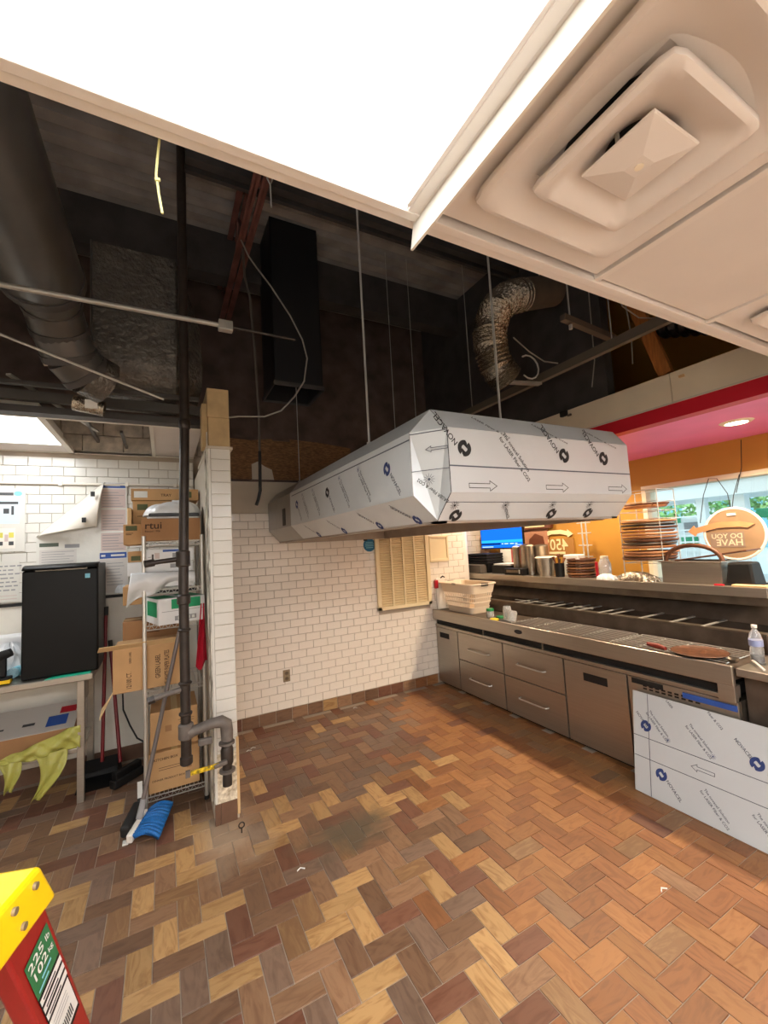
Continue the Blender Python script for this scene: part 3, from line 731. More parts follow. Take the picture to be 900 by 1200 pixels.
for i in range(5):
    y0 = rc_+0.12+i*0.52
    f_ = MB().bar((fx-0.45, y0+0.25, zb+0.14), (fx, y0+0.25, zb+0.06), 0.48, 0.02).build('baffle_filter', M_inner, hd)
    MB().bar((fx+0.45, y0+0.25, zb+0.14), (fx, y0+0.25, zb+0.06), 0.48, 0.02).build('baffle_filter', M_inner, hd)
# folded seams
for a, b_ in (((xl+cx_, yf, zl), (xl+cx_, yf, zu)), ((xl, yf+cy_, zl), (xl, yf+cy_, zu)), ((xl+cx_, yf, zu), (xl+ti, yf+ti, zt)), ((xl, yf+cy_, zu), (xl+ti, yf+ti, zt)), ((xl+cx_, yf, zl), (xl+bi, yf+bi, zb)), ((xl, yf+cy_, zl), (xl+bi, yf+bi, zb)), ((xl+ti, yf+ti, zt), (xr-ti, yf+ti, zt))):
    MB().tube([a, b_], 0.0022, 6).build('welded_seam', M_darksteel if a[0] > xl+0.01 else M_film_b, hd)
# --- film print, front
SOL1, SOL2 = 'The novacel Solution', 'for LASER Fiber & CO2'
A130, A50 = math.radians(131), math.radians(-50)
P = Plane((0, yf-0.002, 0), (1, 0, 0), (0, 0, 1))
P.rect(xl+cx_, 1.992, xr-cx_, 1.998, M_inkgrey, fp, 'film_joint_line')
for x in (1.148, 1.613, 2.083): P.arrow(x, 1.912, 0.16, 0.05, M_ink, fp)
for x in (1.138, 1.76, 2.066):
    P.logo(x, 2.072, 0.036, math.radians(-40), M_ink, fp)
    P.text('NOVACEL', x-0.032, 2.094, 0.036, A130, M_ink, fp)
for x in (1.36, ):
    P.text(SOL1, x, 2.150, 0.026, A50, M_ink, fp); P.text(SOL2, x-0.022, 2.128, 0.026, A50, M_ink, fp)
Pt = Plane((0, yf-0.002, zu), (1, 0, 0), (0, ti, zt-zu), 0.003)
for x in (1.24, 1.62, 2.00): Pt.text('LASER Fiber & CO2', x, 0.10, 0.024, A50, M_ink, ft)
Pb = Plane((0, yf+bi-0.001, zb), (1, 0, 0), (0, -bi, zl-zb), 0.003)
Pb.rect(xl+cx_, 0.098, xr-cx_, 0.101, M_inkgrey, fb, 'film_joint_line')
for i, x in enumerate((1.10, 1.39, 1.70, 1.98)):
    Pb.sun(x, 0.082, 0.024, M_ink, fb)
    if i == 1: Pb.text('NOVACEL', x+0.004, 0.06, 0.022, A50, M_ink, fb, sx=0.8)
    else: Pb.logo(x+0.028, 0.028, 0.032, math.radians(-40), M_ink, fb)
# corner panel print
cpn = [o for o in bpy.data.objects if o.name.startswith('corner_panel')][0]
uu = Vector((cx_, -cy_, 0)); Pc = Plane((xl, yf+cy_, zl), uu, (0, 0, 1), 0.003)
Lc = uu.length
Pc.rect(0, 0.262, Lc, 0.266, M_inkgrey, cpn, 'film_joint_line'); Pc.rect(0, 0.100, Lc, 0.103, M_inkgrey, cpn, 'film_joint_line')
Pc.sun(0.075, 0.062, 0.026, M_inkgrey, cpn)
Pc.arrow(0.165, 0.19, 0.10, 0.03, M_inkgrey, cpn, math.pi)
Pc.text('LASER Fiber & CO2', 0.155, -0.035, 0.02, math.radians(140), M_ink, cpn)
Pct = Plane((xl+ti, yf+ti, zt), uu, (-(ti+0.02), -(ti+0.02), zu-zt), 0.003)
# --- film print, long side (seen from -X: right is -Y)
sd = [o for o in bpy.data.objects if o.name.startswith('side_panel')][0]
Ps = Plane((xl-0.002, 0, 0), (0, -1, 0), (0, 0, 1))
Ps.rect(-YS+0.05, 2.124, -(yf+cy_), 2.130, M_inkgrey, sd, 'film_joint_line')
for k, y in enumerate((1.727, 2.55, 3.255)):
    Ps.logo(-y, 2.04, 0.034, math.radians(-40), (M_inkblue, M_ink, M_inkblue)[k], sd)
    Ps.text('NOVACEL', -y+0.025, 2.005, 0.030, math.radians(-52), M_inkgrey, sd)
for y in (2.056, 2.335, 2.85, 3.10):
    Ps.sun(-y, 2.098, 0.018, M_inkblue, sd)
    Ps.text(SOL1, -y+0.018, 2.082, 0.022, math.radians(-52), M_inkgrey, sd); Ps.text(SOL2, -y, 2.070, 0.022, math.radians(-52), M_inkgrey, sd)
sb = [o for o in bpy.data.objects if o.name.startswith('side_bottom_bevel')][0]
Pl = Plane((xl+bi-0.001, 0, zb), (0, -1, 0), (-bi, 0, zl-zb), 0.003)
for y in (1.62, 2.0, 2.5, 3.0):
    Pl.logo(-y, 0.02, 0.028, math.radians(-40), M_inkblue, sb); Pl.text('NOVACEL', -y-0.03, 0.05, 0.028, math.radians(140), M_inkgrey, sb)
box(xl-0.004, xl-0.002, 3.62, 3.72, 1.90, 2.05).build('black_marking', M_ink, hd)
# threaded rods carrying the hood
for n_, (x, y, z0, z1) in enumerate(((1.045, 2.10, zt, 4.4), (1.70, 1.73, zt, 4.4), (1.05, 3.50, zt, 4.4), (1.86, 3.20, zt, 4.4), (2.09, 3.20, zt, 4.4))):
    lab = ('threaded rod rising from the long side of the hood', 'threaded rod rising behind the hood front top edge', 'thin rod at the far end of the hood', 'left thin rod of the faint pair behind the hood', 'right thin rod of the faint pair behind the hood')[n_]
    t = thing('hanger_rod', lab, 'rod', (x, y, z0), 'rods the hood hangs from')
    MB().cyl((x, y, z0), (x, y, z1), 0.0065 if n_ < 2 else 0.003, n=8).build('rod', M_rod, t, smooth=True)
    MB().cyl((x, y, z0), (x, y, z0+0.012), 0.014, n=6).build('nut', M_rod, t)

# ================================================================== PREP COUNTER
CX, FX = 2.90, 2.86
CY0, CY1 = 1.262, 4.285
ct = thing('prep_counter_top', 'long stainless prep counter top with recessed pan rail', 'counter', (3.3, 2.8, 0.70))
box(FX, FX+0.03, CY0, CY1, 0.765, 0.880).build('front_fascia', M_steel, ct, bevel=0.006)
box(FX+0.03, 3.34, CY0, CY1, 0.80, 0.862).build('work_surface', M_darkrail, ct)
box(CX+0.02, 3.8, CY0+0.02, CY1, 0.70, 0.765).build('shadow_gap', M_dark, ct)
box(CX-0.006, CX+0.03, CY0, CY1, 0.672, 0.700).build('lower_strip', M_steel, ct, bevel=0.003)
box(FX+0.002, CX+0.03, CY0, CY0+0.085, 0.672, 0.766).build('end_block', M_steel, ct, bevel=0.003)
box(3.335, 3.36, CY0, CY1, 0.862, 0.985).build('back_step', M_darkrail, ct, bevel=0.006)
box(3.335, 3.40, CY0, CY1, 0.975, 0.99).build('rail_lip', M_steel_dark, ct, bevel=0.003)
MB().b(3.36, 3.69, CY0, CY1, 0.82, 0.83).b(3.675, 3.69, CY0, CY1, 0.82, 0.99).b(3.36, 3.66, CY0, CY0+0.01, 0.82, 0.985).build('pan_well', M_darkrail, ct)
MB().prism([(3.66, 0.985), (3.69, 0.985), (3.80, 1.17), (3.77, 1.17)], lambda u, v, w: (u, w, v), CY0, CY1).build('sloped_back', M_darkrail, ct)
for y in (1.62, 1.83, 2.06, 2.31, 2.42, 2.62, 2.74, 2.93, 3.05, 3.27, 3.38):
    box(3.34, 3.68, y-0.012, y+0.012, 0.986, 0.994).build('divider_bar', M_chrome, ct, bevel=0.002)
for y in (2.68, 3.16, 3.44):
    box(3.48, 3.50, y-0.1, y+0.1, 0.986, 0.993).build('cross_bar', M_chrome, ct)
MB().lathe([(0.0, 0), (0.05, 0), (0.05, 0.004), (0.0, 0.004)], (0, 0, 0), 24, 1, 0.45).v
bdg = MB(Matrix.Translation((FX-0.002, 2.9, 0.822)) @ Matrix.Rotation(math.radians(-90), 4, 'Y') @ Matrix.Rotation(0, 4, 'Z'))
bdg.lathe([(0.045, 0), (0.045, 0.003)], (0, 0, 0), 24, 0.42, 1); bdg.build('badge', M_ink, ct)
for y in (3.42, 2.66): box(FX+0.028, FX+0.045, y-0.003, y+0.003, 0.70, 0.765).build('gap_stay', M_steel, ct)
sh = thing('over_shelf', 'stainless shelf above the pan rail crowded with kitchenware', 'shelf', (3.8, 2.8, 1.11))
box(3.55, 4.0, CY0+0.05, 4.60, 1.225, 1.25).build('shelf_plate', M_steel, sh)
box(3.545, 3.565, CY0+0.05, 4.60, 1.185, 1.252).build('front_edge', M_steel, sh, bevel=0.004)
box(3.60, 3.64, CY0+0.05, 4.60, 1.12, 1.19).build('under_rail', M_steel_dark, sh, bevel=0.004)
box(3.75, 3.95, CY0+0.06, 4.60, 0.99, 1.225).build('back_support', M_darkrail, sh)
struct(box(3.72, 4.24, -2.2, 4.7, 0, 0.8).build('wall_low', M_ochre), 'low wall behind the counter')

# --- cabinets under the counter
def cab_base(nm, lab, y0, y1, grp):
    t = thing(nm, lab, 'cabinet', (3.3, (y0+y1)/2, 0), grp)
    box(CX+0.02, 3.70, y0+0.002, y1-0.002, 0.03, 0.672).build('body', M_steel_dark, t)
    box(CX+0.05, 3.68, y0+0.01, y1-0.01, 0.0, 0.03).build('plinth', M_dark, t)
    return t
def door(t, y0, y1, hy0, hy1, hz):
    d = box(CX, CX+0.02, y0+0.006, y1-0.006, 0.035, 0.666).build('door', M_steel, t, bevel=0.003)
    box(CX-0.002, CX+0.004, hy0, hy1, hz-0.03, hz+0.03).build('recessed_pull', M_dark, d)
def drawers(t, y0, y1):
    for z0, z1, hz in ((0.374, 0.666, 0.515), (0.035, 0.366, 0.21)):
        d = box(CX, CX+0.02, y0+0.006, y1-0.006, z0, z1).build('drawer', M_steel, t, bevel=0.003)
        a, b_ = y0+(y1-y0)*0.27, y0+(y1-y0)*0.73
        h = MB().tube([(CX, a, hz), (CX-0.03, a+0.012, hz), (CX-0.036, a+0.04, hz), (CX-0.036, b_-0.04, hz), (CX-0.03, b_-0.012, hz), (CX, b_, hz)], 0.007, 8)
        h.build('handle', M_chrome, d, smooth=True)
G = 'cabinet units under the prep counter'
t = cab_base('base_cabinet', 'single-door steel cabinet unit against the tiled wall', 3.872, 4.285, G); door(t, 3.872, 4.285, 4.03, 4.21, 0.585)
t = cab_base('drawer_cabinet', 'two-drawer steel cabinet unit next to the wall-side door cabinet', 3.168, 3.870, G); drawers(t, 3.168, 3.870)
t = cab_base('drawer_cabinet', 'two-drawer steel cabinet unit nearer the film-wrapped sheet', 2.464, 3.166, G); drawers(t, 2.464, 3.166)
t = cab_base('base_cabinet', 'brownish single-door steel cabinet unit beside the leaning film-wrapped sheet', 1.925, 2.462, G); door(t, 1.925, 2.462, 2.08, 2.28, 0.57)
t = cab_base('base_cabinet', 'end cabinet unit half hidden behind the leaning film-wrapped sheet', 1.262, 1.923, G)
d = box(CX, CX+0.02, 1.27, 1.917, 0.035, 0.666).build('door', M_steel, t, bevel=0.003)
box(CX-0.002, CX+0.004, 1.68, 1.89, 0.625, 0.66).build('recessed_pull', M_dark, d)
for i in range(9):
    for j in range(2): box(CX-0.003, CX+0.002, 1.80-i*0.04-0.012, 1.80-i*0.04+0.012, 0.600+j*0.018, 0.610+j*0.018).build('louver_slot', M_dark, d)
bt = box(CX-0.008, CX, 1.275, 1.56, 0.615, 0.648).build('blue_tape', M_lblue, t, label='strip of blue tape')

# --- leaning sheet in printed film
ls = thing('wrapped_steel_sheet', 'steel sheet in white printed film leaning against the counter end', 'metal sheet', (2.78, 1.3, 0))
e1 = Vector((2.875-2.71, 0, 0.58)).normalized(); HL = 0.606
LY0, LY1 = 0.70, 1.845
def lp_(y, s, e=0.0): return Vector((2.71, y, 0))+e1*s+Vector((-e1.z, 0, e1.x))*e
shp = MB().add([lp_(LY0, 0.002), lp_(1.813, 0.002), lp_(1.872, HL), lp_(LY0, HL)], [(0, 1, 2, 3)]).build('film_sheet', M_film, ls, thick=0.006)
PL = Plane(Vector((2.71, 0, 0)), (0, -1, 0), e1, 0.0045)
PL.rect(-1.844, 0.330, -LY0, 0.334, M_inkgrey, shp, 'film_joint_line'); PL.rect(-1.83, 0.209, -LY0, 0.213, M_inkgrey, shp, 'film_joint_line')
MB().add([PL.p(-1.774, 0.604), PL.p(-1.770, 0.604), PL.p(-1.708, 0.004), PL.p(-1.712, 0.004)], [(0, 1, 2, 3)]).build('film_fold', M_inkgrey, shp)
for y, s in ((1.658, 0.153), (1.178, 0.407), (1.769, 0.404)): PL.logo(-y, s, 0.034, math.radians(-40), M_inkblue, shp)
for y, s in ((1.63, 0.128), ): PL.text('NOVACEL', -y, s, 0.026, math.radians(-44), M_inkgrey, shp)
for y, s in ((1.285, 0.495), (1.84, 0.47)): PL.text('NOVACEL', -y, s, 0.024, math.radians(-44), M_inkgrey, shp)
for y, s in ((1.755, 0.500), (1.515, 0.497), (1.425, 0.172), (1.18, 0.165)):
    PL.text(SOL1, -y, s, 0.020, math.radians(-44), M_inkgrey, shp); PL.text(SOL2, -y-0.02, s-0.017, 0.020, math.radians(-44), M_inkgrey, shp)
PL.text('LASER', -1.655, 0.595, 0.020, math.radians(-44), M_inkgrey, shp); PL.text('Fiber & CO2', -1.42, 0.595, 0.020, math.radians(-44), M_inkgrey, shp)
for y, s in ((1.629, 0.366), (1.383, 0.365), (1.12, 0.37)): PL.sun(-y, s, 0.016, M_inkblue, shp)
PL.arrow(-1.371, 0.27, 0.125, 0.045, M_inkgrey, shp, math.pi)

# --- side table at the right edge
st = thing('side_counter', 'lower steel side counter at the right edge beyond the prep counter', 'counter', (3.3, 0.9, 0))
box(2.87, 3.7, 0.4, 1.25, 0.828, 0.872).build('top', M_steel, st, bevel=0.004)
box(2.96, 3.7, 1.05, 1.25, 0.0, 0.828).build('dark_end_panel', M_darkrail, st)
box(2.95, 3.7, 0.42, 1.04, 0.03, 0.82).build('body', M_cream, st)

# --- wire racks on the counter
def wire_rack(y0, y1, lab, z=0.878, x0=2.93, x1=3.28, n=9):
    t = thing('wire_rack', lab, 'rack', ((x0+x1)/2, (y0+y1)/2, 0.862), 'wire racks on the prep counter')
    for i in range(n):
        x = x0+(x1-x0)*i/(n-1); MB().tube([(x, y0, z), (x, y1, z)], 0.0035, 6).build('wire', M_chrome, t)
    for y in [y0+(y1-y0)*k/4 for k in range(5)]: MB().tube([(x0, y, z-0.006), (x1, y, z-0.006)], 0.004, 6).build('cross_wire', M_chrome, t)
    for x in (x0, x1):
        for y in (y0, y1): MB().cyl((x, y, 0.862), (x, y, z-0.002), 0.004, n=6).build('foot', M_chrome, t)
wire_rack(2.05, 3.05, 'chrome wire rack in the middle of the prep counter')
wire_rack(1.32, 2.02, 'chrome wire rack under the round seasoned pan')

t = thing('pizza_pan', 'round rusty brown pan lying on the wire rack', 'pan', (3.02, 1.50, 0.884))
MB().lathe([(0.0, 0.003), (0.135, 0.003), (0.15, 0.012), (0.155, 0.010), (0.138, -0.001), (0.0, -0.001)], (3.02, 1.50, 0.884), 36).build('pan', M_pizza, t, smooth=True)
t = thing('red_spatula', 'small dark red utensil lying beside the round pan', 'utensil', (2.96, 1.74, 0.884))
MB().tube([(2.94, 1.66, 0.892), (2.96, 1.72, 0.895), (2.98, 1.80, 0.893)], [0.012, 0.018, 0.012], 10).build('grip', mat('grip_red', rgb(130, 44, 34), 0.5), t, smooth=True)

# bottle
def bottle(x, y, z, label):
    t = thing('water_bottle', label, 'bottle', (x, y, z))
    MB().lathe([(0.0, 0), (0.030, 0), (0.033, 0.01), (0.033, 0.075), (0.030, 0.09), (0.033, 0.11), (0.033, 0.135), (0.026, 0.165), (0.012, 0.19), (0.012, 0.2)], (x, y, z), 20).build('body', M_glass, t, smooth=True)
    MB().lathe([(0.0, 0.2), (0.014, 0.2), (0.014, 0.216), (0.0, 0.216)], (x, y, z), 16).build('cap', M_signwhite, t, smooth=True)
    MB().lathe([(0.034, 0.095), (0.0342, 0.13)], (x, y, z), 20).build('paper_label', mat('bottle_label', rgb(150, 160, 200), 0.5), t, smooth=True)
    MB().lathe([(0.0, 0.006), (0.029, 0.006), (0.0305, 0.04), (0.0, 0.04)], (x, y, z), 20).build('drink', mat('cola', rgb(50, 24, 16), 0.2), t, smooth=True)
bottle(3.085, 1.225, 0.873, 'clear water bottle with pale label at the right end of the counter')
t = thing('metal_scoop', 'metal scoop with white handle lying on the side counter', 'scoop', (2.98, 1.20, 0.873))
MB().tube([(2.90, 1.13, 0.885), (2.99, 1.20, 0.893), (3.02, 1.225, 0.893)], 0.006, 8).build('handle', M_signwhite, t, smooth=True)
MB().lathe([(0.0, 0.004), (0.02, 0.008), (0.035, 0.03), (0.033, 0.03), (0.018, 0.011), (0.0, 0.008)], (2.935, 1.285, 0.878), 18).build('bowl', M_steel_dark, t, smooth=True)
t = thing('dark_tub', 'dark grey tub at the right edge of the counter', 'pot', (3.16, 1.10, 0.873))
MB().lathe([(0.0, 0), (0.07, 0), (0.085, 0.11), (0.078, 0.11), (0.065, 0.008), (0.0, 0.008)], (3.17, 1.10, 0.873), 24).build('bowl', M_plasticblk, t, smooth=True)
MB().lathe([(0.086, 0.105), (0.09, 0.115), (0.084, 0.118)], (3.17, 1.10, 0.873), 24).build('rim', M_steel_dark, t, smooth=True)

# --- laundry basket at the wall end
t = thing('plastic_basket', 'cream plastic basket with holes at the wall end of the counter', 'basket', (3.10, 3.90, 0.862))
BC = Vector((3.145, 3.955, 0.862)); bx, by, bh = 0.18, 0.305, 0.325
def ringrect(hx, hy, z, r=0.05):
    out = []
    for sx, sy, a0 in ((1, 1, 0), (-1, 1, 90), (-1, -1, 180), (1, -1, 270)):
        for k in range(5):
            a = math.radians(a0+22.5*k); out.append(BC+Vector((sx*(hx-r)+r*math.cos(a), sy*(hy-r)+r*math.sin(a), z)))
    return out
def wallband(z0, z1):
    f0, f1 = z0/bh, z1/bh
    A = ringrect(bx-0.05*(1-f0), by-0.08*(1-f0), z0); B = ringrect(bx-0.05*(1-f1), by-0.08*(1-f1), z1); n = 20
    return A+B, [(i, (i+1) % n, n+(i+1) % n, n+i) for i in range(n)]
w = MB()
w.add(*wallband(0.0, 0.07)); w.add(*wallband(0.225, bh))
w.add(ringrect(bx-0.05, by-0.08, 0.004), [tuple(range(20))])
w.build('wall', M_basket, t, thick=0.005, smooth=False)
for zz in (0.122, 0.173): MB().add(*wallband(zz-0.006, zz+0.006)).build('band', M_basket, t, thick=0.005)
rib = MB()
for f in range(60):
    # ribs between the holes follow the band outline
    A = ringrect(bx-0.05*(1-0.07/bh), by-0.08*(1-0.07/bh), 0.07); B = ringrect(bx-0.05*(1-0.225/bh), by-0.08*(1-0.225/bh), 0.225)
    per = f/60*20; i = int(per); u_ = per-i
    # weight by side length
for (i0, i1, cnt) in ((4, 5, 8), (9, 10, 13), (14, 15, 8), (19, 0, 13)):
    A = ringrect(bx-0.05*(1-0.07/bh), by-0.08*(1-0.07/bh), 0.07); B = ringrect(bx-0.05*(1-0.225/bh), by-0.08*(1-0.225/bh), 0.225)
    for k in range(cnt+1):
        u_ = k/cnt; rib.bar(A[i0].lerp(A[i1], u_), B[i0].lerp(B[i1], u_), 0.016, 0.005, (0.3, 0.3, 0))
rib.build('ribs', M_basket, t)
A = ringrect(bx+0.008, by+0.008, bh, 0.055); MB().tube(A, 0.009, 8, closed=True).build('rim', M_basket, t, smooth=True)
for sy in (-1, 1): box(BC.x-0.05, BC.x+0.05, BC.y+sy*(by+0.010)-0.006, BC.y+sy*(by+0.010)+0.006, BC.z+bh-0.02, BC.z+bh+0.012).build('handle_grip', M_plasticblk, t, bevel=0.004)
for sx in (-1,): box(BC.x+sx*(bx+0.010)-0.006, BC.x+sx*(bx+0.010)+0.006, BC.y-0.04, BC.y+0.03, BC.z+bh-0.008, BC.z+bh+0.010).build('handle_grip', M_plasticblk, t, bevel=0.004)
t = thing('paper_packet', 'small red and white packet poking up behind the basket', 'packet', (3.02, 4.24, 1.00))
box(2.93, 3.06, 4.265, 4.292, 0.865, 1.24).build('packet', M_signwhite, t, bevel=0.01)
box(2.915, 2.96, 4.26, 4.295, 1.12, 1.22).build('red_corner', M_red, t, bevel=0.008)
MB().tube([(3.0, 4.27, 1.24), (3.03, 4.265, 1.26), (3.06, 4.27, 1.245)], 0.008, 8).build('dark_clip', M_plasticblk, t)
# jars and cups
def jar(x, y, r, h, lidm, lab, lid_h=0.02, name='plastic_jar'):
    t = thing(name, lab, 'jar', (x, y, 0.862))
    MB().lathe([(0.0, 0.001), (r*0.9, 0.001), (r, 0.01), (r, h*0.8), (r*0.85, h), (r*0.8, h), (r*0.93, h*0.78), (r*0.93, 0.012), (0, 0.008)], (x, y, 0.862), 20).build('body', M_glass, t, smooth=True)
    if lidm: MB().lathe([(0.0, h+lid_h), (r*0.92, h+lid_h), (r*0.98, h+lid_h-0.004), (r*0.98, h-0.004), (0, h-0.004)], (x, y, 0.862), 20).build('lid', lidm, t, smooth=True)
jar(3.02, 3.44, 0.04, 0.075, M_greenlid, 'clear jar with green lid beside the basket')
t = thing('jar_lid', 'yellow lid lying on the counter before the clear jars', 'lid', (2.945, 3.30, 0.862))
MB().lathe([(0.0, 0.018), (0.042, 0.018), (0.046, 0.013), (0.046, 0.0), (0, 0.0)], (2.945, 3.30, 0.862), 24).build('lid', M_yellowlid, t, smooth=True)
t = thing('jar_lid', 'green lid lying between the green jar and the clear jars', 'lid', (3.08, 3.36, 0.862))
MB().lathe([(0.0, 0.018), (0.038, 0.018), (0.042, 0.013), (0.042, 0.0), (0, 0.0)], (3.08, 3.36, 0.862), 24).build('lid', M_greenlid, t, smooth=True)
jar(3.04, 3.21, 0.042, 0.14, None, 'open clear plastic jar standing behind the tipped one')
t = thing('plastic_jar', 'open clear plastic jar at the front of the counter tipped toward us', 'jar', (2.96, 3.08, 0.862))
mb = MB(Matrix.Translation((2.98, 3.10, 0.868)) @ Matrix.Rotation(math.radians(18), 4, 'Y'))
mb.lathe([(0.0, 0.0), (0.036, 0.0), (0.042, 0.01), (0.042, 0.09), (0.036, 0.11), (0.033, 0.11), (0.039, 0.09), (0.039, 0.012), (0, 0.006)], (0, 0, 0), 20).build('body', M_glass, t, smooth=True)

# ================================================================== ON THE OVER-SHELF
ZS = 1.25
def lath(name, lab, cat, x, y, prof, m, n=24, part='body', group=None, z=ZS):
    t = thing(name, lab, cat, (x, y, z), group)
    MB().lathe(prof, (x, y, z), n).build(part, m, t, smooth=True); return t
# order screen
t = thing('order_screen', 'flat monitor showing a blue page above the shelf end', 'monitor', (3.97, 4.20, ZS))
mb = MB().b(3.955, 3.985, 3.80, 4.59, 1.545, 1.855).build('bezel', M_plasticblk, t, bevel=0.006)
M_scr = emitter('screen_blue', (0.008, 0.13, 0.80), 0.9); M_scr2 = emitter('screen_light', (0.02, 0.35, 0.95), 0.9); M_scr3 = emitter('screen_text', (0.6, 0.8, 1.0), 0.8); M_scr0 = emitter('screen_dark', (0.002, 0.02, 0.12), 0.6)
PS = Plane((3.955, 0, 0), (0, -1, 0), (0, 0, 1), 0.001)
PS.rect(-4.575, 1.56, -3.815, 1.84, M_scr, t, 'screen')
PS.e = 0.002
PS.rect(-4.575, 1.628, -3.815, 1.662, M_scr2, t, 'screen_band'); PS.rect(-4.575, 1.600, -4.20, 1.622, M_scr0, t, 'screen_band')
for a, b_ in ((-4.18, -4.15), (-4.13, -4.06), (-4.03, -3.96), (-3.94, -3.90)): PS.rect(a, 1.605, b_, 1.616, M_scr3, t, 'screen_text')
PS.rect(-4.56, 1.568, -4.34, 1.578, M_scr3, t, 'screen_text'); PS.rect(-3.94, 1.59, -3.83, 1.597, M_scr3, t, 'screen_text')
MB().cyl((3.99, 4.2, ZS), (3.99, 4.2, 1.6), 0.015).b(3.92, 4.0, 4.08, 4.32, ZS, ZS+0.012).build('stand', M_plasticblk, t)
# dark trays, printer, label boxes
t = thing('document_tray', 'black stacked tray at the far end of the shelf', 'tray', (3.78, 4.38, ZS))
for i in range(4):
    box(3.66, 3.95, 4.16, 4.58, ZS+0.115+i*0.035, ZS+0.140+i*0.035).build('tray_level', M_plasticblk, t, bevel=0.006)
for sy in (4.18, 4.56): box(3.68, 3.93, sy-0.01, sy+0.01, ZS, ZS+0.24).build('tray_side', M_plasticblk, t)
t = thing('storage_bin', 'grey plastic bin under the black trays', 'bin', (3.66, 4.40, ZS))
box(3.58, 3.75, 4.20, 4.56, ZS, ZS+0.11).build('body', mat('grey_plastic', rgb(90, 84, 78), 0.4), t, bevel=0.01)
t = thing('digital_scale', 'low black kitchen scale on the shelf edge before the canisters', 'scale', (3.64, 3.62, ZS))
box(3.58, 3.72, 3.50, 3.78, ZS, ZS+0.075).build('body', M_plasticblk, t, bevel=0.008)
box(3.578, 3.58, 3.55, 3.74, ZS+0.03, ZS+0.06).build('display', M_steel_dark, t)
box(3.577, 3.579, 3.53, 3.545, ZS+0.02, ZS+0.065).build('tag', M_lwhite, t)
t = thing('paper_stack', 'dark folder and papers lying behind the scale', 'papers', (3.80, 3.92, ZS))
box(3.68, 3.94, 3.78, 4.10, ZS, ZS+0.10).build('folder', M_plasticblk, t, bevel=0.004)
box(3.70, 3.93, 3.80, 4.08, ZS+0.10, ZS+0.118).build('papers', M_lwhite, t)
t = thing('red_menu_card', 'faded red menu card standing under the screen', 'card', (3.93, 3.93, 1.37))
MB().b(3.93, 3.935, 3.80, 4.0, 1.37, 1.54).build('card', mat('card_red', rgb(170, 84, 80), 0.6), t)
t = thing('price_list', 'white printed list standing under the screen', 'paper', (3.94, 4.12, 1.37))
MB().b(3.94, 3.945, 4.01, 4.2, 1.37, 1.54).build('sheet', M_lwhite, t)
# canisters
for (x, y, r, h, lab) in ((3.74, 3.72, 0.042, 0.32, 'slim steel canister nearest the order screen'), (3.78, 3.59, 0.075, 0.34, 'wide steel canister in the middle of the canister row'), (3.70, 3.465, 0.04, 0.33, 'slim steel canister right of the wide one'), (3.80, 3.40, 0.075, 0.33, 'wide steel canister behind the steel pot')):
    t = lath('steel_canister', lab, 'canister', x, y, [(0, 0), (r, 0), (r, h-0.02), (r+0.004, h-0.015), (r+0.004, h), (r-0.004, h), (r-0.004, 0.01), (0, 0.01)], M_steel, group='steel canisters on the shelf')
    MB().lathe([(0, h+0.012), (r*0.5, h+0.012), (r, h+0.002), (r, h-0.002), (0, h-0.002)], (x, y, ZS), 20).build('lid', M_steel_dark if r > .05 else M_cream, t, smooth=True)
t = lath('steel_pot', 'round steel pot with a cream lid on the shelf', 'pot', 3.68, 3.235, [(0, 0), (0.075, 0), (0.098, 0.19), (0.104, 0.19), (0.104, 0.2), (0.09, 0.2), (0.068, 0.012), (0, 0.012)], M_steel)
MB().lathe([(0, 0.215), (0.1, 0.21), (0.118, 0.2), (0.1, 0.195), (0, 0.2)], (3.68, 3.235, ZS), 24).build('lid', M_cream, t, smooth=True)
t = lath('utensil_cup', 'dark cup stuffed with brown utensils between pot and pans', 'cup', 3.66, 3.05, [(0, 0), (0.045, 0), (0.05, 0.14), (0.044, 0.14), (0.04, 0.01), (0, 0.01)], M_plasticblk)
for i, (dx, dy, h) in enumerate(((-.02, .03, .30), (0, .0, .34), (.02, -.03, .28), (-.03, -.02, .33), (.03, .02, .26))):
    MB().tube([(3.66+dx*.5, 3.05+dy*.5, ZS+0.02), (3.66+dx, 3.05+dy, ZS+h*.7-0.06), (3.66+dx*1.4, 3.05+dy*1.6, ZS+h*.7)], [0.005, 0.006, 0.016], 8).build('utensil', (M_brownbox, M_plasticblk, M_pan)[i % 3], t, smooth=True)
t = thing('napkin_pack', 'white paper pack behind the low pan stack', 'pack', (3.86, 3.03, ZS))
box(3.80, 3.92, 2.93, 3.11, ZS, ZS+0.22).build('pack', M_lwhite, t, bevel=0.01)
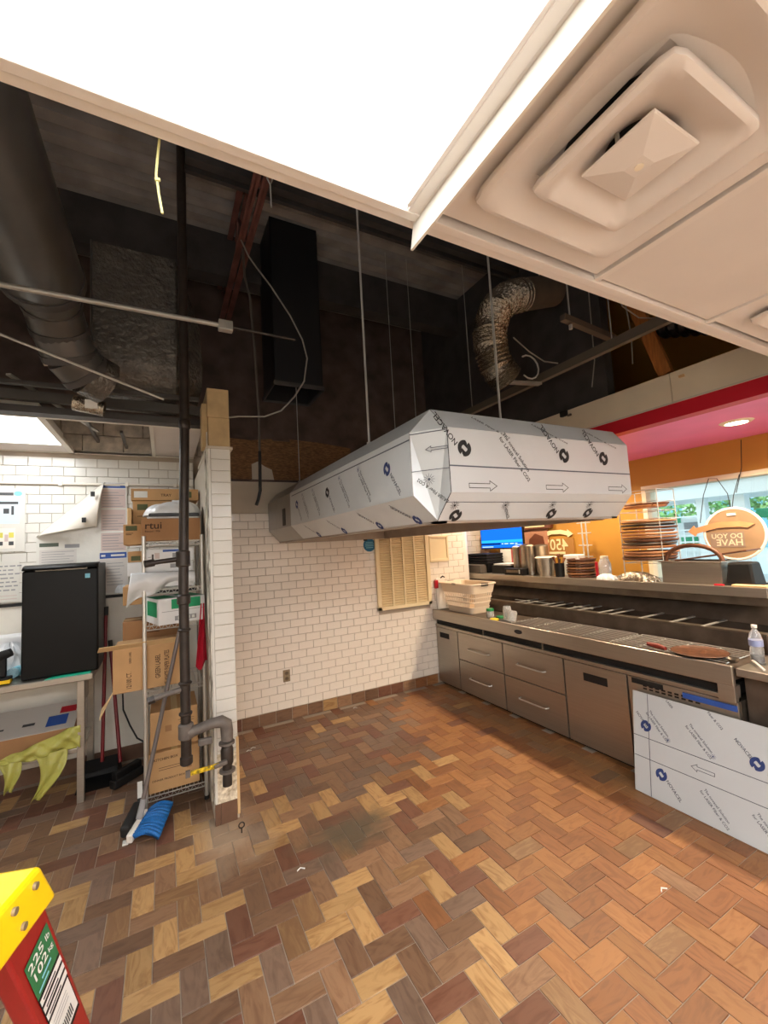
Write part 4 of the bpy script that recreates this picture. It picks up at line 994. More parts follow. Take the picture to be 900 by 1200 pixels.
# pan stacks
def pan(x, y, z, r, m, lab, grp, tilt=0.0):
    M = Matrix.Translation((x, y, z)) @ Matrix.Rotation(tilt, 4, 'Y')
    o = MB(M); o.lathe([(0.0, 0.0), (r*0.93, 0.0), (r-0.004, 0.016), (r+0.004, 0.018), (r+0.005, 0.010), (r*0.96, -0.003), (0.0, -0.003)], (0, 0, 0), 28)
    return tag(o.build('baking_pan', m, loc=(x, y, z), smooth=True), lab, 'pan', grp)
nms = ('lowest', 'second lowest', 'third', 'fourth', 'fifth', 'sixth', 'topmost')
for i in range(7):
    pan(3.74, 2.85+rg.uniform(-.008, .008), ZS+0.004+i*0.027, 0.135-rg.uniform(0, .004), (M_pan2, M_pan)[i % 2], '%s brown pan of the low stack left of the glass jar' % nms[i], 'brown pans in the low stack')
t = lath('glass_jar', 'glass jar with a red cap between the pan stack and the tall rack', 'jar', 3.70, 2.565, [(0, 0), (0.05, 0), (0.055, 0.02), (0.055, 0.14), (0.035, 0.19), (0.03, 0.19), (0.05, 0.135), (0.05, 0.02), (0, 0.01)], M_glass)
MB().lathe([(0, 0.212), (0.034, 0.212), (0.036, 0.19), (0, 0.19)], (3.70, 2.565, ZS), 18).build('cap', M_cream, t, smooth=True)
box(3.640, 3.655, 2.60, 2.625, ZS+0.02, ZS+0.16).build('red_spout', M_red, t, bevel=0.004)
def crumple(name, lab, cat, x, y, z, rx, ry, h, m, seed, part='film'):
    r_ = random.Random(seed); t = thing(name, lab, cat, (x, y, z))
    ph = [r_.uniform(0, 6.28) for _ in range(8)]
    def fn(u, v):
        a = u*2*math.pi; e = v*math.pi/2
        k = 1+0.16*math.sin(5*a+ph[0])+0.10*math.sin(9*a+ph[1]+3*v)+0.07*math.sin(14*a+ph[2]-5*v)
        return (x+rx*k*math.cos(a)*math.cos(e), y+ry*k*math.sin(a)*math.cos(e), z+h*max(0.02, math.sin(e)*(1+0.22*math.sin(4*a+ph[3])*math.cos(e)+0.1*math.sin(11*a+ph[4]))))
    MB().grid(fn, 40, 10).build(part, m, t, smooth=True); return t
crumple('crumpled_plastic_wrap', 'crumpled clear plastic wrap in front of the glass jar', 'plastic wrap', 3.62, 2.50, ZS, 0.05, 0.10, 0.05, M_bag, 3)
crumple('foil_tray', 'clear foil-wrapped tray under the tall rack front', 'tray', 3.62, 2.22, ZS, 0.06, 0.16, 0.075, M_foil, 4)
# tall wire rack with pans
t = thing('pan_rack', 'tall chrome wire rack holding a pile of round pans', 'rack', (3.80, 2.19, ZS))
for (x, y) in ((3.68, 2.02), (3.68, 2.36), (3.94, 2.02), (3.94, 2.36)): MB().cyl((x, y, ZS), (x, y, 2.03), 0.0045, n=8).build('upright', M_chrome, t)
for z in (ZS+0.15, 1.45, 1.60, 1.78, 1.85, 1.93, 2.03):
    MB().tube([(3.68, 2.02, z), (3.68, 2.36, z), (3.94, 2.36, z), (3.94, 2.02, z)], 0.003, 6, closed=True).build('shelf_wire', M_chrome, t)
zc = 1.43
lv = []
for i in range(3): lv.append(zc+i*0.027)
for i in range(9): lv.append(1.53+i*0.0275)
lv.append(1.885); lv.append(1.90)
ordn = ('lowest', 'second', 'third', 'fourth', 'fifth', 'sixth', 'seventh', 'eighth', 'ninth', 'tenth', 'eleventh', 'twelfth', 'lone upper', 'topmost lone')
for i, z in enumerate(lv):
    pan(3.80, 2.19+rg.uniform(-.015, .015), z, 0.205 if i < 12 else 0.165, (M_pan2, M_pan, M_steel_dark, M_copper)[(0, 1, 3, 1, 2, 0, 1, 3, 1, 0, 2, 3, 1, 0, 3, 1)[i]], '%s round pan counted upward in the tall wire rack' % ordn[i], 'round pans in the tall wire rack')
# steel tub with arched handle
t = thing('steel_tub', 'rectangular steel tub with an arched handle before the window', 'tub', (3.72, 1.76, ZS))
def hollow(mb, x0, x1, y0, y1, z0, z1, w=0.004):
    mb.b(x0, x1, y0, y1, z0, z0+w); mb.b(x0, x0+w, y0, y1, z0, z1); mb.b(x1-w, x1, y0, y1, z0, z1); mb.b(x0, x1, y0, y0+w, z0, z1); mb.b(x0, x1, y1-w, y1, z0, z1); return mb
hollow(MB(), 3.64, 3.86, 1.60, 2.02, ZS, ZS+0.165).build('tub_body', M_steel, t, bevel=0.01)
MB().tube([(3.63, 1.59, ZS+0.167), (3.87, 1.59, ZS+0.167), (3.87, 2.03, ZS+0.167), (3.63, 2.03, ZS+0.167)], 0.007, 8, closed=True).build('rolled_rim', M_steel, t)
arc = [(3.70, 1.81-0.20*math.cos(math.pi*k/12), ZS+0.17+0.125*math.sin(math.pi*k/12)) for k in range(13)]
MB().tube(arc, 0.017, 10).build('arched_handle', M_pan2, t, smooth=True)
t = thing('baking_tray', 'dark baking tray resting aslant on the steel tub', 'tray', (3.86, 1.72, ZS+0.17))
MB(Matrix.Translation((3.88, 1.74, ZS+0.205)) @ Matrix.Rotation(math.radians(-9), 4, 'X')).b(-0.12, 0.12, -0.26, 0.24, -0.006, 0.006).build('tray_plate', M_pan2, t, bevel=0.004)
t = thing('red_clip', 'small red clip lying in front of the steel tub', 'clip', (3.585, 1.60, ZS))
box(3.575, 3.60, 1.57, 1.63, ZS, ZS+0.012).build('clip', M_red, t, bevel=0.004)
t = thing('black_bin', 'black plastic bin upside down at the right end of the shelf', 'bin', (3.72, 1.49, ZS))
MB().add([(3.63, 1.405, ZS), (3.82, 1.405, ZS), (3.82, 1.58, ZS), (3.63, 1.58, ZS), (3.65, 1.425, ZS+0.165), (3.80, 1.425, ZS+0.165), (3.80, 1.565, ZS+0.165), (3.65, 1.565, ZS+0.165)],
         [(0, 3, 2, 1), (4, 5, 6, 7), (0, 1, 5, 4), (1, 2, 6, 5), (2, 3, 7, 6), (3, 0, 4, 7)]).build('shell', M_plasticblk, t, bevel=0.014)
MB().b(3.625, 3.825, 1.40, 1.585, ZS, ZS+0.012).build('rim', M_plasticblk, t, bevel=0.004)
t = thing('wooden_board', 'pale wooden board lying at the right end of the shelf', 'board', (3.68, 1.40, ZS))
MB().b(3.57, 3.64, 1.32, 1.52, ZS, ZS+0.014).build('board', M_cardin, t, bevel=0.004)

# ---- signs by the window wall
M_rev = mat('sign_lettering', rgb(224, 206, 176), 0.5)
t = thing('banner_sign', 'cream mirrored 450 degree sign with arrow banner on the ochre wall', 'sign', (4.235, 3.5, 1.45))
PW = Plane((4.230, 0, 0), (0, -1, 0), (0, 0, 1), 0.002)
ban = [(-0.24, 0.075), (-0.12, 0.115), (0.04, 0.118), (0.14, 0.095), (0.14, 0.115), (0.215, 0.06), (0.14, 0.02), (0.14, 0.045), (0.04, 0.068), (-0.10, 0.066), (-0.235, 0.03)]
MB().prism(ban, lambda u, v, w: (w, -(-3.51+u), 1.63+v), 4.226, 4.236).build('arrow_banner', M_cream2, t)
PW.text('450°', -3.375, 1.505, 0.19, 0, M_cream2, t, 'numerals', mirror=True, sx=0.92)
PW.rect(-3.66, 1.455, -3.42, 1.485, M_cream2, t, 'caption_bar')
MB().b(4.234, 4.246, 3.30, 3.72, 1.44, 1.64).build('backing_panel', mat('sign_brownish', rgb(170, 120, 60), 0.6), t)
t = thing('pizza_poster', 'brown and pink poster board on the wall beside the order screen', 'poster', (4.235, 3.85, 1.45))
box(4.225, 4.245, 3.66, 4.06, 1.40, 1.78).build('board', mat('poster_pink', rgb(196, 140, 110), 0.6, var=0.2, vscale=6), t)
box(4.19, 4.245, 3.58, 4.04, 1.78, 1.86).build('header_box', M_brownbox, t)
MB().prism([(-.12, -.10), (.02, -.14), (.14, -.04), (.12, .08), (0, .12), (-.1, .05)], lambda u, v, w: (w, 3.85-u, 1.60+v), 4.218, 4.226).build('printed_slice', M_brownbox, t)
PW2 = Plane((4.188, 0, 0), (0, -1, 0), (0, 0, 1), 0.002)
PW2.rect(-3.98, 1.80, -3.66, 1.825, M_cream2, t, 'caption_bar')
t = thing('sign_stand', 'slim chrome double-rod stand in front of the ochre wall', 'stand', (4.0, 2.96, ZS))
for y in (2.935, 2.985): MB().cyl((3.98, y, ZS), (3.98, y, 1.87), 0.008, n=10).build('rod', M_chrome, t, smooth=True)
for z in (1.44, 1.56, 1.69, 1.80): MB().cyl((3.98, 2.88, z), (3.98, 3.04, z), 0.006, n=8).build('cross_rod', M_chrome, t)
box(3.93, 4.0, 2.90, 3.02, ZS, ZS+0.012).build('base', M_chrome, t)
t = thing('round_window_sign', 'round beige sign with mirrored lettering hanging inside the window', 'sign', (4.14, 1.70, 1.40))
SCN = Vector((4.14, 1.70, 1.615)); SR = 0.215
dsk = MB(); n = 48
def ringpts(r, x): return [(x, SCN.y+r*math.cos(2*math.pi*i/n), SCN.z+r*math.sin(2*math.pi*i/n)) for i in range(n)]
MB().add(ringpts(SR-0.012, 4.136)+ringpts(SR-0.012, 4.144), [tuple(range(n)), tuple(range(n, 2*n))]+[(i, (i+1) % n, n+(i+1) % n, n+i) for i in range(n)]).build('disc', M_signbeige, t)
MB().tube(ringpts(SR-0.006, 4.14), 0.011, 8, closed=True).build('white_rim', M_signwhite, t, smooth=True)
PR = Plane((4.135, 0, 0), (0, -1, 0), (0, 0, 1), 0.002)
PR.rect(-SCN.y-0.17, SCN.z-0.11, -SCN.y+0.07, SCN.z+0.015, M_signgrey, t, 'grey_panel')
PR.e = 0.003
PR.text('DO YOU', -SCN.y+0.06, SCN.z-0.035, 0.055, 0, M_rev, t, mirror=True); PR.text('HAVE', -SCN.y+0.06, SCN.z-0.095, 0.075, 0, M_rev, t, mirror=True)
bn = [(-0.33, 0.035), (-0.28, 0.085), (-0.27, 0.062), (-0.10, 0.105), (0.05, 0.10), (0.15, 0.075), (0.10, 0.045), (0.05, 0.055), (-0.10, 0.055), (-0.26, 0.015), (-0.275, -0.01)]
MB().prism(bn, lambda u, v, w: (w, SCN.y-u, SCN.z+v), 4.122, 4.130).build('arrow_banner', mat('banner_tan', rgb(206, 150, 104), 0.5, var=0.1), t)
box(4.126, 4.134, SCN.y-0.03, SCN.y+0.03, SCN.z+0.150, SCN.z+0.170).build('hanger_tab', M_signwhite, t)
for pts in ([(4.15, 1.94, 1.72), (4.17, 1.90, 1.96), (4.2, 1.86, 2.10), (4.2, 1.80, 2.09), (4.16, 1.72, 1.95), (4.14, 1.70, SCN.z+0.17)], [(4.14, 1.70, SCN.z+0.17), (4.16, 1.68, 1.93), (4.2, 1.64, 2.10)], [(4.2, 1.60, 2.38), (4.2, 1.62, 2.15), (4.16, 1.66, 1.95)]):
    MB().tube(pts, 0.003, 6).build('hanging_wire', M_rubber, t, smooth=True)

# ================================================================== OUTSIDE THE WINDOW
tag(box(4.6, 30, -20, 25, -0.2, 0.0).build('pavement', M_asphalt), 'pale pavement outside the window', 'pavement', kind='structure')
t = thing('drive_canopy', 'white canopy with square posts outside the window', 'canopy', (8.7, 3, 0))
box(7.9, 9.4, -4, 12, 2.17, 2.9).build('roof_beam', M_outwhite, t)
box(7.86, 7.9, -4, 12, 2.40, 2.48).build('gutter_band', M_outwhite, t)
for y, w in ((1.9, 0.09), (3.19, 0.09), (3.71, 0.065), (4.95, 0.09)): box(8.0, 8.0+2*w, y-w, y+w, 0, 2.17).build('post', M_outwhite, t)
for z in (1.30, 1.44, 1.55, 1.65): box(8.06, 8.09, 3.80, 4.88, z-0.012, z+0.012).build('railing', M_outwhite, t)
for k in range(8): box(8.065, 8.085, 3.9+k*0.13, 3.915+k*0.13, 0, 1.65).build('baluster', M_outwhite, t)
t = thing('far_building', 'pale shop front far behind the trees', 'building', (18, 6, 0))
box(18, 20, -6, 22, 0, 4.5).build('wall', M_outwhite, t); box(17.9, 18, -6, 22, 3.9, 4.1).build('cornice', M_van, t)
for k in range(9): box(17.95, 18.0, -4+k*2.6, -2.6+k*2.6, 0.9, 2.6).build('shop_window', M_cyan, t)
def tree(x, y, z, r, m, lab, seed):
    r_ = random.Random(seed); t = thing('street_tree', lab, 'tree', (x, y, 0), 'trees outside the window')
    MB().tube([(x, y, 0), (x+0.05, y, z*0.5), (x, y, z)], [0.16, 0.12, 0.08], 8).build('trunk', M_brownbox, t, smooth=True)
    cr = MB()
    for i in range(700):
        a, e, k = r_.uniform(0, 6.28), r_.uniform(-1, 1), r_.uniform(0.55, 1)
        c = Vector((x+r*k*math.cos(a)*math.sqrt(1-e*e), y+r*k*1.2*math.sin(a)*math.sqrt(1-e*e), z+r*k*e))
        d = Vector((r_.uniform(-1, 1), r_.uniform(-1, 1), r_.uniform(-1, 1))).normalized(); g = d.orthogonal().normalized(); s_ = r*0.13
        cr.add([c-d*s_, c+g*s_*.6, c+d*s_, c-g*s_*.6], [(0, 1, 2, 3)])
    cr.build('crown', m, t, kind='stuff')
tree(13.5, 7.0, 2.15, 0.66, M_leaf, 'light green tree beyond the canopy near the pan rack', 1)
tree(13.5, 5.55, 2.2, 0.62, M_leaf2, 'darker green tree seen above the round sign', 2)
tree(13.5, 4.15, 2.15, 0.66, M_leaf, 'light green tree at the right edge of the window', 3)
t = thing('delivery_van', 'white van with green panels parked outside', 'van', (10.4, 4.9, 0))
MB().prism([(4.35, 0.35), (6.4, 0.35), (6.4, 1.2), (6.0, 1.35), (5.4, 1.80), (5.0, 1.93), (4.35, 1.93)], lambda u, v, w: (w, u, v), 9.6, 11.2).build('body', M_van, t, bevel=0.05)
box(9.58, 9.62, 4.55, 4.86, 1.36, 1.50).build('green_panel', M_vangreen, t); box(9.58, 9.62, 4.45, 4.78, 1.60, 1.80).build('side_window', M_pgrey, t)
box(9.57, 9.61, 4.84, 4.95, 1.80, 1.90).build('green_panel', M_vangreen, t)
for y in (4.75, 5.9): MB().cyl((9.56, y, 0.33), (9.8, y, 0.33), 0.33, n=20).build('wheel', M_rubber, t)
t = thing('green_awning', 'green canopy edge at the far right of the window', 'awning', (9.65, 3.3, 0))
MB().b(9.55, 9.75, 2.9, 3.56, 1.80, 1.97).build('valance', M_vangreen, t, bevel=0.02)
MB().cyl((9.65, 3.0, 0), (9.65, 3.0, 1.82), 0.03).build('post', M_outwhite, t)

# ================================================================== BACK WALL ITEMS
t = thing('louvre_panel', 'cream louvred wall panel with four slatted columns', 'vent panel', (2.5, YB-0.02, 0.95))
MB().b(VX0, VX1, YB-0.03, YB-0.004, VZ0, VZ0+0.04).b(VX0, VX0+0.05, YB-0.03, YB-0.004, VZ0, VZ1).b(VX1-0.05, VX1, YB-0.03, YB-0.004, VZ0, VZ1).b(VX0, VX1, YB-0.03, YB-0.004, VZ1-0.04, VZ1).build('frame', M_vent, t, bevel=0.003)
for i in range(1, 4):
    x = VX0+0.05+(VX1-VX0-0.1)*i/4; box(x-0.010, x+0.010, YB-0.026, YB-0.004, VZ0+0.03, VZ1-0.03).build('mullion', M_vent, t)
box(VX0+0.04, VX1-0.04, YB-0.004, YB+0.006, VZ0+0.03, VZ1-0.03).build('backing', M_louver, t)
cw = (VX1-VX0-0.1)/4
for c in range(4):
    for r in range(30):
        z = VZ0+0.055+r*0.0275
        x0 = VX0+0.05+cw*c+0.008
        MB().bar((x0, YB-0.016, z), (x0+cw-0.016, YB-0.016, z), 0.020, 0.004, (0, -0.6, 0.8)).build('louvre_slat', M_louver, t)
t = thing('access_panel', 'small cream access panel frame beside the louvred panel', 'panel', (3.02, YB-0.01, 1.45))
MB().b(2.88, 3.16, YB-0.018, YB-0.002, 1.44, 1.475).b(2.88, 2.905, YB-0.018, YB-0.002, 1.475, 1.75).b(3.135, 3.16, YB-0.018, YB-0.002, 1.475, 1.75).b(2.88, 3.16, YB-0.018, YB-0.002, 1.735, 1.76).build('frame', M_vent, t, bevel=0.003)
box(2.90, 3.14, YB-0.01, YB-0.002, 1.47, 1.74).build('door', M_vent, t)
t = thing('round_sticker', 'round blue sticker on the tiles just under the hood', 'sticker', (2.07, YB-0.005, 1.69))
MB().cyl((2.07, YB-0.006, 1.69), (2.07, YB-0.002, 1.69), 0.075, n=32).build('disc', M_sticker, t)
PT = Plane((0, YB-0.006, 0), (1, 0, 0), (0, 0, 1), 0.001)
for z, w in ((1.72, 0.09), (1.70, 0.11), (1.68, 0.11), (1.66, 0.09)): PT.rect(2.07-w/2, z-0.004, 2.07+w/2, z+0.004, M_cyan, t, 'caption_bar')
MB().b(2.0, 2.04, YB-0.02, YB-0.002, 1.74, 1.775).build('clip', M_rubber, t)
t = thing('power_outlet', 'steel duplex power outlet low on the tiled wall', 'outlet', (1.075, YB-0.006, 0.37))
box(1.040, 1.110, YB-0.010, YB-0.002, 0.372, 0.488).build('cover_plate', M_outlet, t, bevel=0.003)
for z in (0.456, 0.404):
    s_ = MB().cyl((1.075, YB-0.013, z), (1.075, YB-0.009, z), 0.019, n=20).build('socket', mat('socket_brown', rgb(110, 92, 68), 0.5), t)
    for dx in (-0.007, 0.007): box(1.075+dx-0.0015, 1.075+dx+0.0015, YB-0.0145, YB-0.0125, z-0.004, z+0.008).build('slot', M_dark, s_)
MB().cyl((1.075, YB-0.012, 0.43), (1.075, YB-0.009, 0.43), 0.004, n=8).build('screw', M_brass, t)

# ================================================================== STORE CORNER
# --- steel work table
t = thing('steel_table', 'stainless work table carrying the black mini fridge', 'table', (-1.0, 4.0, 0))
box(-1.75, -0.458, 3.715, 4.27, 0.838, 0.882).build('table_top', M_steel, t, bevel=0.006)
for x, y in ((-0.535, 3.775), (-0.535, 4.22), (-1.70, 3.775), (-1.70, 4.22)): box(x-0.022, x+0.022, y-0.022, y+0.022, 0, 0.84).build('leg', M_steel, t, bevel=0.003)
box(-1.70, -0.53, 3.79, 4.22, 0.330, 0.362).build('under_shelf', M_steel, t, bevel=0.004)
box(-0.56, -0.545, 3.80, 4.2, 0.62, 0.80).build('side_apron', M_steel, t)
# --- mini fridge
t = thing('mini_fridge', 'black compact fridge standing on the steel table', 'fridge', (-0.655, 4.0, 0.882))
box(-0.872, -0.436, 3.835, 4.26, 0.884, 1.665).build('cabinet', M_fridgeside, t, bevel=0.006)
def fdoor(u, v, w): return (u, w, v)
fd = MB().prism([(-0.876, 0.886), (-0.432, 0.886), (-0.432, 1.635), (-0.876, 1.635)], fdoor, 3.775, 3.828).build('door', M_fridge, t, bevel=0.012)
cap = MB().grid(lambda u, v: (-0.876+0.444*u, 3.775-0.018*math.sin(math.pi*u)+0.10*v, 1.640+0.028*(1-(1-v)**3)), 20, 4)
cap.build('top_cap', M_fridge, t, thick=0.012, smooth=True)
box(-0.80, -0.50, 3.768, 3.78, 1.628, 1.640).build('grip_groove', M_steel_dark, fd)
MB().b(-0.513, -0.483, 3.7725, 3.7745, 1.560, 1.592).build('energy_tag', M_cyan, fd)
# --- things on the table
t = thing('green_folder', 'bright teal folder sticking out under the fridge', 'folder', (-0.59, 3.76, 0.882))
MB().add([(-0.735, 3.722, 0.884), (-0.475, 3.73, 0.884), (-0.475, 3.80, 0.884), (-0.70, 3.80, 0.884)], [(0, 1, 2, 3)]).build('cover', M_teal, t, thick=0.004)
t = thing('cordless_drill', 'black and yellow power tool at the left end of the table', 'power tool', (-0.97, 3.80, 0.882))
MB().cyl((-1.02, 3.80, 1.06), (-0.93, 3.80, 1.09), 0.035, 0.028).build('motor_housing', M_plasticblk, t, smooth=True)
MB().b(-1.0, -0.955, 3.78, 3.82, 0.93, 1.06).build('grip', M_plasticblk, t, bevel=0.01)
MB().b(-1.03, -0.93, 3.76, 3.84, 0.884, 0.93).build('battery', M_plasticblk, t, bevel=0.008); MB().b(-0.99, -0.925, 3.758, 3.80, 0.89, 0.915).build('yellow_band', M_yellow, t, bevel=0.004)
t = thing('plastic_bottle', 'clear plastic bottle with blue label lying beside the fridge', 'bottle', (-0.93, 3.95, 0.882))
MB().tube([(-0.95, 3.86, 0.93), (-0.92, 4.0, 0.93), (-0.915, 4.04, 0.93), (-0.912, 4.07, 0.93)], [0.035, 0.035, 0.02, 0.014], 14).build('body', M_glass, t, smooth=True)
MB().tube([(-0.942, 3.90, 0.93), (-0.928, 3.96, 0.93)], 0.036, 14).build('label_band', M_cyan, t, smooth=True)
crumple('crumpled_bag', 'crumpled white plastic bags piled at the left end of the table', 'plastic bag', -1.0, 4.05, 0.884, 0.12, 0.13, 0.22, M_bag, 9, 'bag')
t = thing('paper_towel_pack', 'white pack behind the crumpled bags on the table', 'pack', (-1.05, 4.2, 0.882))
box(-1.25, -0.90, 4.12, 4.25, 0.884, 1.16).build('pack', M_whitebox, t, bevel=0.015)
# --- under the table
t = thing('flat_carton', 'long white carton with red and blue print on the table under-shelf', 'box', (-0.85, 3.95, 0.362))
mb = MB().b(-1.3, -0.60, 3.84, 4.18, 0.364, 0.50).build('body', M_card2, t, bevel=0.004)
MB().add([(-1.3, 3.835, 0.502), (-0.585, 3.835, 0.502), (-0.585, 4.16, 0.60), (-1.3, 4.16, 0.60)], [(0, 1, 2, 3)]).build('white_lid', M_ppale, t, thick=0.004)
PQ = Plane((-1.3, 3.835, 0.504), (1, 0, 0), (0, 0.325, 0.098), 0.004)
PQ.rect(0.54, 0.05, 0.66, 0.17, M_lblue, t); PQ.rect(0.60, 0.19, 0.70, 0.27, M_red, t); PQ.rect(0.24, 0.10, 0.30, 0.12, M_pdark, t, 'caption_bar'); PQ.rect(0.40, 0.10, 0.47, 0.13, M_pdark, t, 'caption_bar'); PQ.rect(0.10, 0.06, 0.20, 0.09, M_pdark, t, 'caption_bar')
t = thing('yellow_plastic_bag', 'translucent yellow plastic bag draped over the table under-shelf', 'plastic bag', (-0.8, 3.75, 0.08))
def drape(u, v):
    x = -1.15+0.615*u
    top = 0.385+0.15*max(0, (u-0.2))/0.8+0.006*math.sin(23*u)
    low = 0.365+0.012*math.sin(9*u)
    z = top+(low-top)*v
    return (x, 3.765-0.028*math.sin(math.pi*v)+0.010*math.sin(18*u+6*v)+0.007*math.sin(37*u-9*v), z)
def tongue(xc, w0, w1, z0, z1, dx):
    def fn(u, v):
        w = (w0+(w1-w0)*v**0.6)*(1+0.15*math.sin(5*v)); x = xc+dx*v*v+0.02*math.sin(4*v)+(u-0.5)*w
        return (x, 3.752-0.015*math.sin(3*v)+0.012*math.sin(8*u+5*v), z0+(z1-z0)*v+0.02*math.sin(3*u)*v)
    return fn
MB().grid(tongue(-0.70, 0.19, 0.06, 0.39, 0.085, -0.07), 12, 20).build('hanging_tail', M_ybag, t, smooth=True, thick=0.001)
MB().grid(tongue(-0.925, 0.13, 0.045, 0.385, 0.18, 0.015), 12, 16).build('hanging_tail', M_ybag, t, smooth=True, thick=0.001)
MB().grid(drape, 60, 16).build('film', M_ybag, t, smooth=True, thick=0.001)
# --- posters
def sheet(name, lab, x0, x1, z0, z1, y, m, cat='poster'):
    t = thing(name, lab, cat, ((x0+x1)/2, y, z0)); box(x0, x1, y-0.002, y, z0, z1).build('sheet', m, t); return t, Plane((0, y-0.002, 0), (1, 0, 0), (0, 0, 1), 0.0008)
YP = YB-0.016
t, Q = sheet('safety_poster', 'white poster with blue header and pictures high on the store wall', -1.40, -0.976, 1.79, 2.29, YP, M_gloss)
Q.rect(-1.38, 2.235, -1.05, 2.258, M_pdark, t); Q.poly([(0.026*math.cos(k*.314), 0.02*math.sin(k*.314)) for k in range(20)], -1.022, 2.25, 0, M_cyan, t, 'round_badge')
Q.rect(-1.38, 2.01, -1.01, 2.20, mat('print_sky', rgb(206, 224, 232), .5), t); Q.e = .0014
Q.rect(-1.37, 2.165, -1.02, 2.185, M_pdark, t, 'caption_bar'); Q.rect(-1.11, 2.09, -1.075, 2.13, M_pdark, t, 'pictogram'); Q.rect(-1.062, 2.08, -1.046, 2.15, M_pdark, t, 'pictogram'); Q.rect(-1.18, 2.08, -1.14, 2.13, M_lblue, t, 'pictogram')
Q.rect(-1.38, 1.815, -1.035, 1.975, M_signwhite, t); Q.e = .002
for a in (-1.22, -1.14, -1.075): Q.rect(a, 1.90, a+0.03, 1.94, M_pyel, t); Q.rect(a, 1.84, a+0.03, 1.87, M_pdark, t, 'pictogram')
for a in (-1.17, -1.10): Q.rect(a, 1.87, a+0.022, 1.925, M_ppink, t, 'pictogram')
t, Q = sheet('notice_sheet', 'white text notice below the poster and beside the fridge', -1.36, -1.008, 1.40, 1.715, YP, M_gloss, 'notice')
for i, w in enumerate((0.27, 0.22, 0.24, 0.23, 0.25, 0.23, 0.24)):
    x = -1.30
    while x < -1.30+w+0.03:
        ww = rg.uniform(0.02, 0.045); Q.rect(x, 1.672-i*0.031, x+ww, 1.682-i*0.031, M_pgrey, t, 'text_line'); x += ww+0.01
Q.rect(-1.34, 1.42, -1.02, 1.425, M_ppink, t, 'text_line'); Q.rect(-1.34, 1.445, -1.02, 1.45, M_ppink, t, 'text_line')
# peeling laminated poster
t = thing('peeling_poster', 'laminated poster peeling off the wall behind the fridge with its corner folded over', 'poster', (-0.55, YP, 1.40))
flat = [(-0.905, 1.66), (-0.28, 1.66), (-0.28, 2.355), (-0.445, 2.355), (-0.905, 1.90)]
MB().prism(flat, lambda u, v, w: (u, w, v), YP-0.003, YP-0.001).build('laminated_sheet', M_gloss, t)
def flap(u, v):
    A_, B_, C_ = Vector((-0.445, 2.355)), Vector((-0.905, 1.90)), Vector((-0.495, 1.972))
    e = A_.lerp(B_, u); tip = C_
    q = e.lerp(tip, v*(1-0.0))
    return (q.x, YP-0.006-0.085*math.sin(math.pi*min(1, v*1.05))**0.7*(1-0.35*v)-0.05*v, q.y-0.012*math.sin(math.pi*u)*v)
MB().grid(flap, 20, 14).build('folded_corner', M_white, t, smooth=True, thick=0.0015)
for a in ((-0.515, 2.235), (-0.575, 2.02)): MB().b(a[0]-0.014, a[0]+0.014, YP-0.125, YP-0.11, a[1]-0.02, a[1]+0.02).build('tape_pad', M_rubber, t)
Q = Plane((0, YP-0.003, 0), (1, 0, 0), (0, 0, 1), 0.0008)
Q.rect(-0.465, 2.305, -0.29, 2.348, M_lblue, t); Q.rect(-0.48, 1.695, -0.285, 1.745, M_lblue, t)
for z0, z1 in ((2.13, 2.295), (1.93, 2.115), (1.76, 1.915)):
    Q.rect(-0.47, z0, -0.29, z1, M_ppink, t)
Q.e = .0015
for z0, z1 in ((2.13, 2.295), (1.93, 2.115), (1.76, 1.915)):
    for k in range(6): Q.rect(-0.46, z0+0.012+k*0.024, -0.46+rg.uniform(.11, .16), z0+0.017+k*0.024, M_pgrey, t, 'text_line')
Q.rect(-0.44, 2.32, -0.33, 2.333, M_lwhite, t, 'caption_bar'); Q.rect(-0.47, 1.712, -0.44, 1.728, M_lwhite, t, 'caption_bar'); Q.rect(-0.40, 1.712, -0.30, 1.728, M_lwhite, t, 'caption_bar')
Q.rect(-0.885, 1.815, -0.76, 1.845, mat('print_olive', rgb(84, 96, 84), .5), t); Q.rect(-0.72, 1.80, -0.62, 1.83, M_pgrey, t); Q.rect(-0.885, 1.675, -0.64, 1.79, M_ppale, t)
Q.e = .0022
for k in range(5): Q.rect(-0.87, 1.69+k*0.02, -0.87+rg.uniform(.15, .22), 1.694+k*0.02, M_pgrey, t, 'text_line')
t, Q = sheet('notice_sheet', 'tall pale laminated sheet below the blue band right of the fridge', -0.485, -0.275, 1.405, 1.69, YP-0.004, M_ppale, 'notice')
for k in range(8): Q.rect(-0.43, 1.65-k*0.026, -0.43+rg.uniform(.09, .13), 1.655-k*0.026, M_pgrey, t, 'text_line')
crumple('clear_plastic_wrap', 'shiny clear wrap hanging at the foot of the pale laminated sheet', 'plastic wrap', -0.32, YP-0.05, 1.40, 0.05, 0.03, 0.06, M_bag, 21)
# wall conduit
t = thing('wall_conduit', 'white painted conduit running along the store wall', 'conduit', (-0.7, YP, 2.33))
MB().cyl((-2.0, YP-0.006, 2.335), (0.25, YP-0.006, 2.335), 0.011, n=10).build('pipe', M_white, t, smooth=True)
for x in (-1.2, -0.75, -0.28, 0.1): MB().b(x-0.012, x+0.012, YP-0.022, YP, 2.318, 2.352).build('clip', M_white, t)
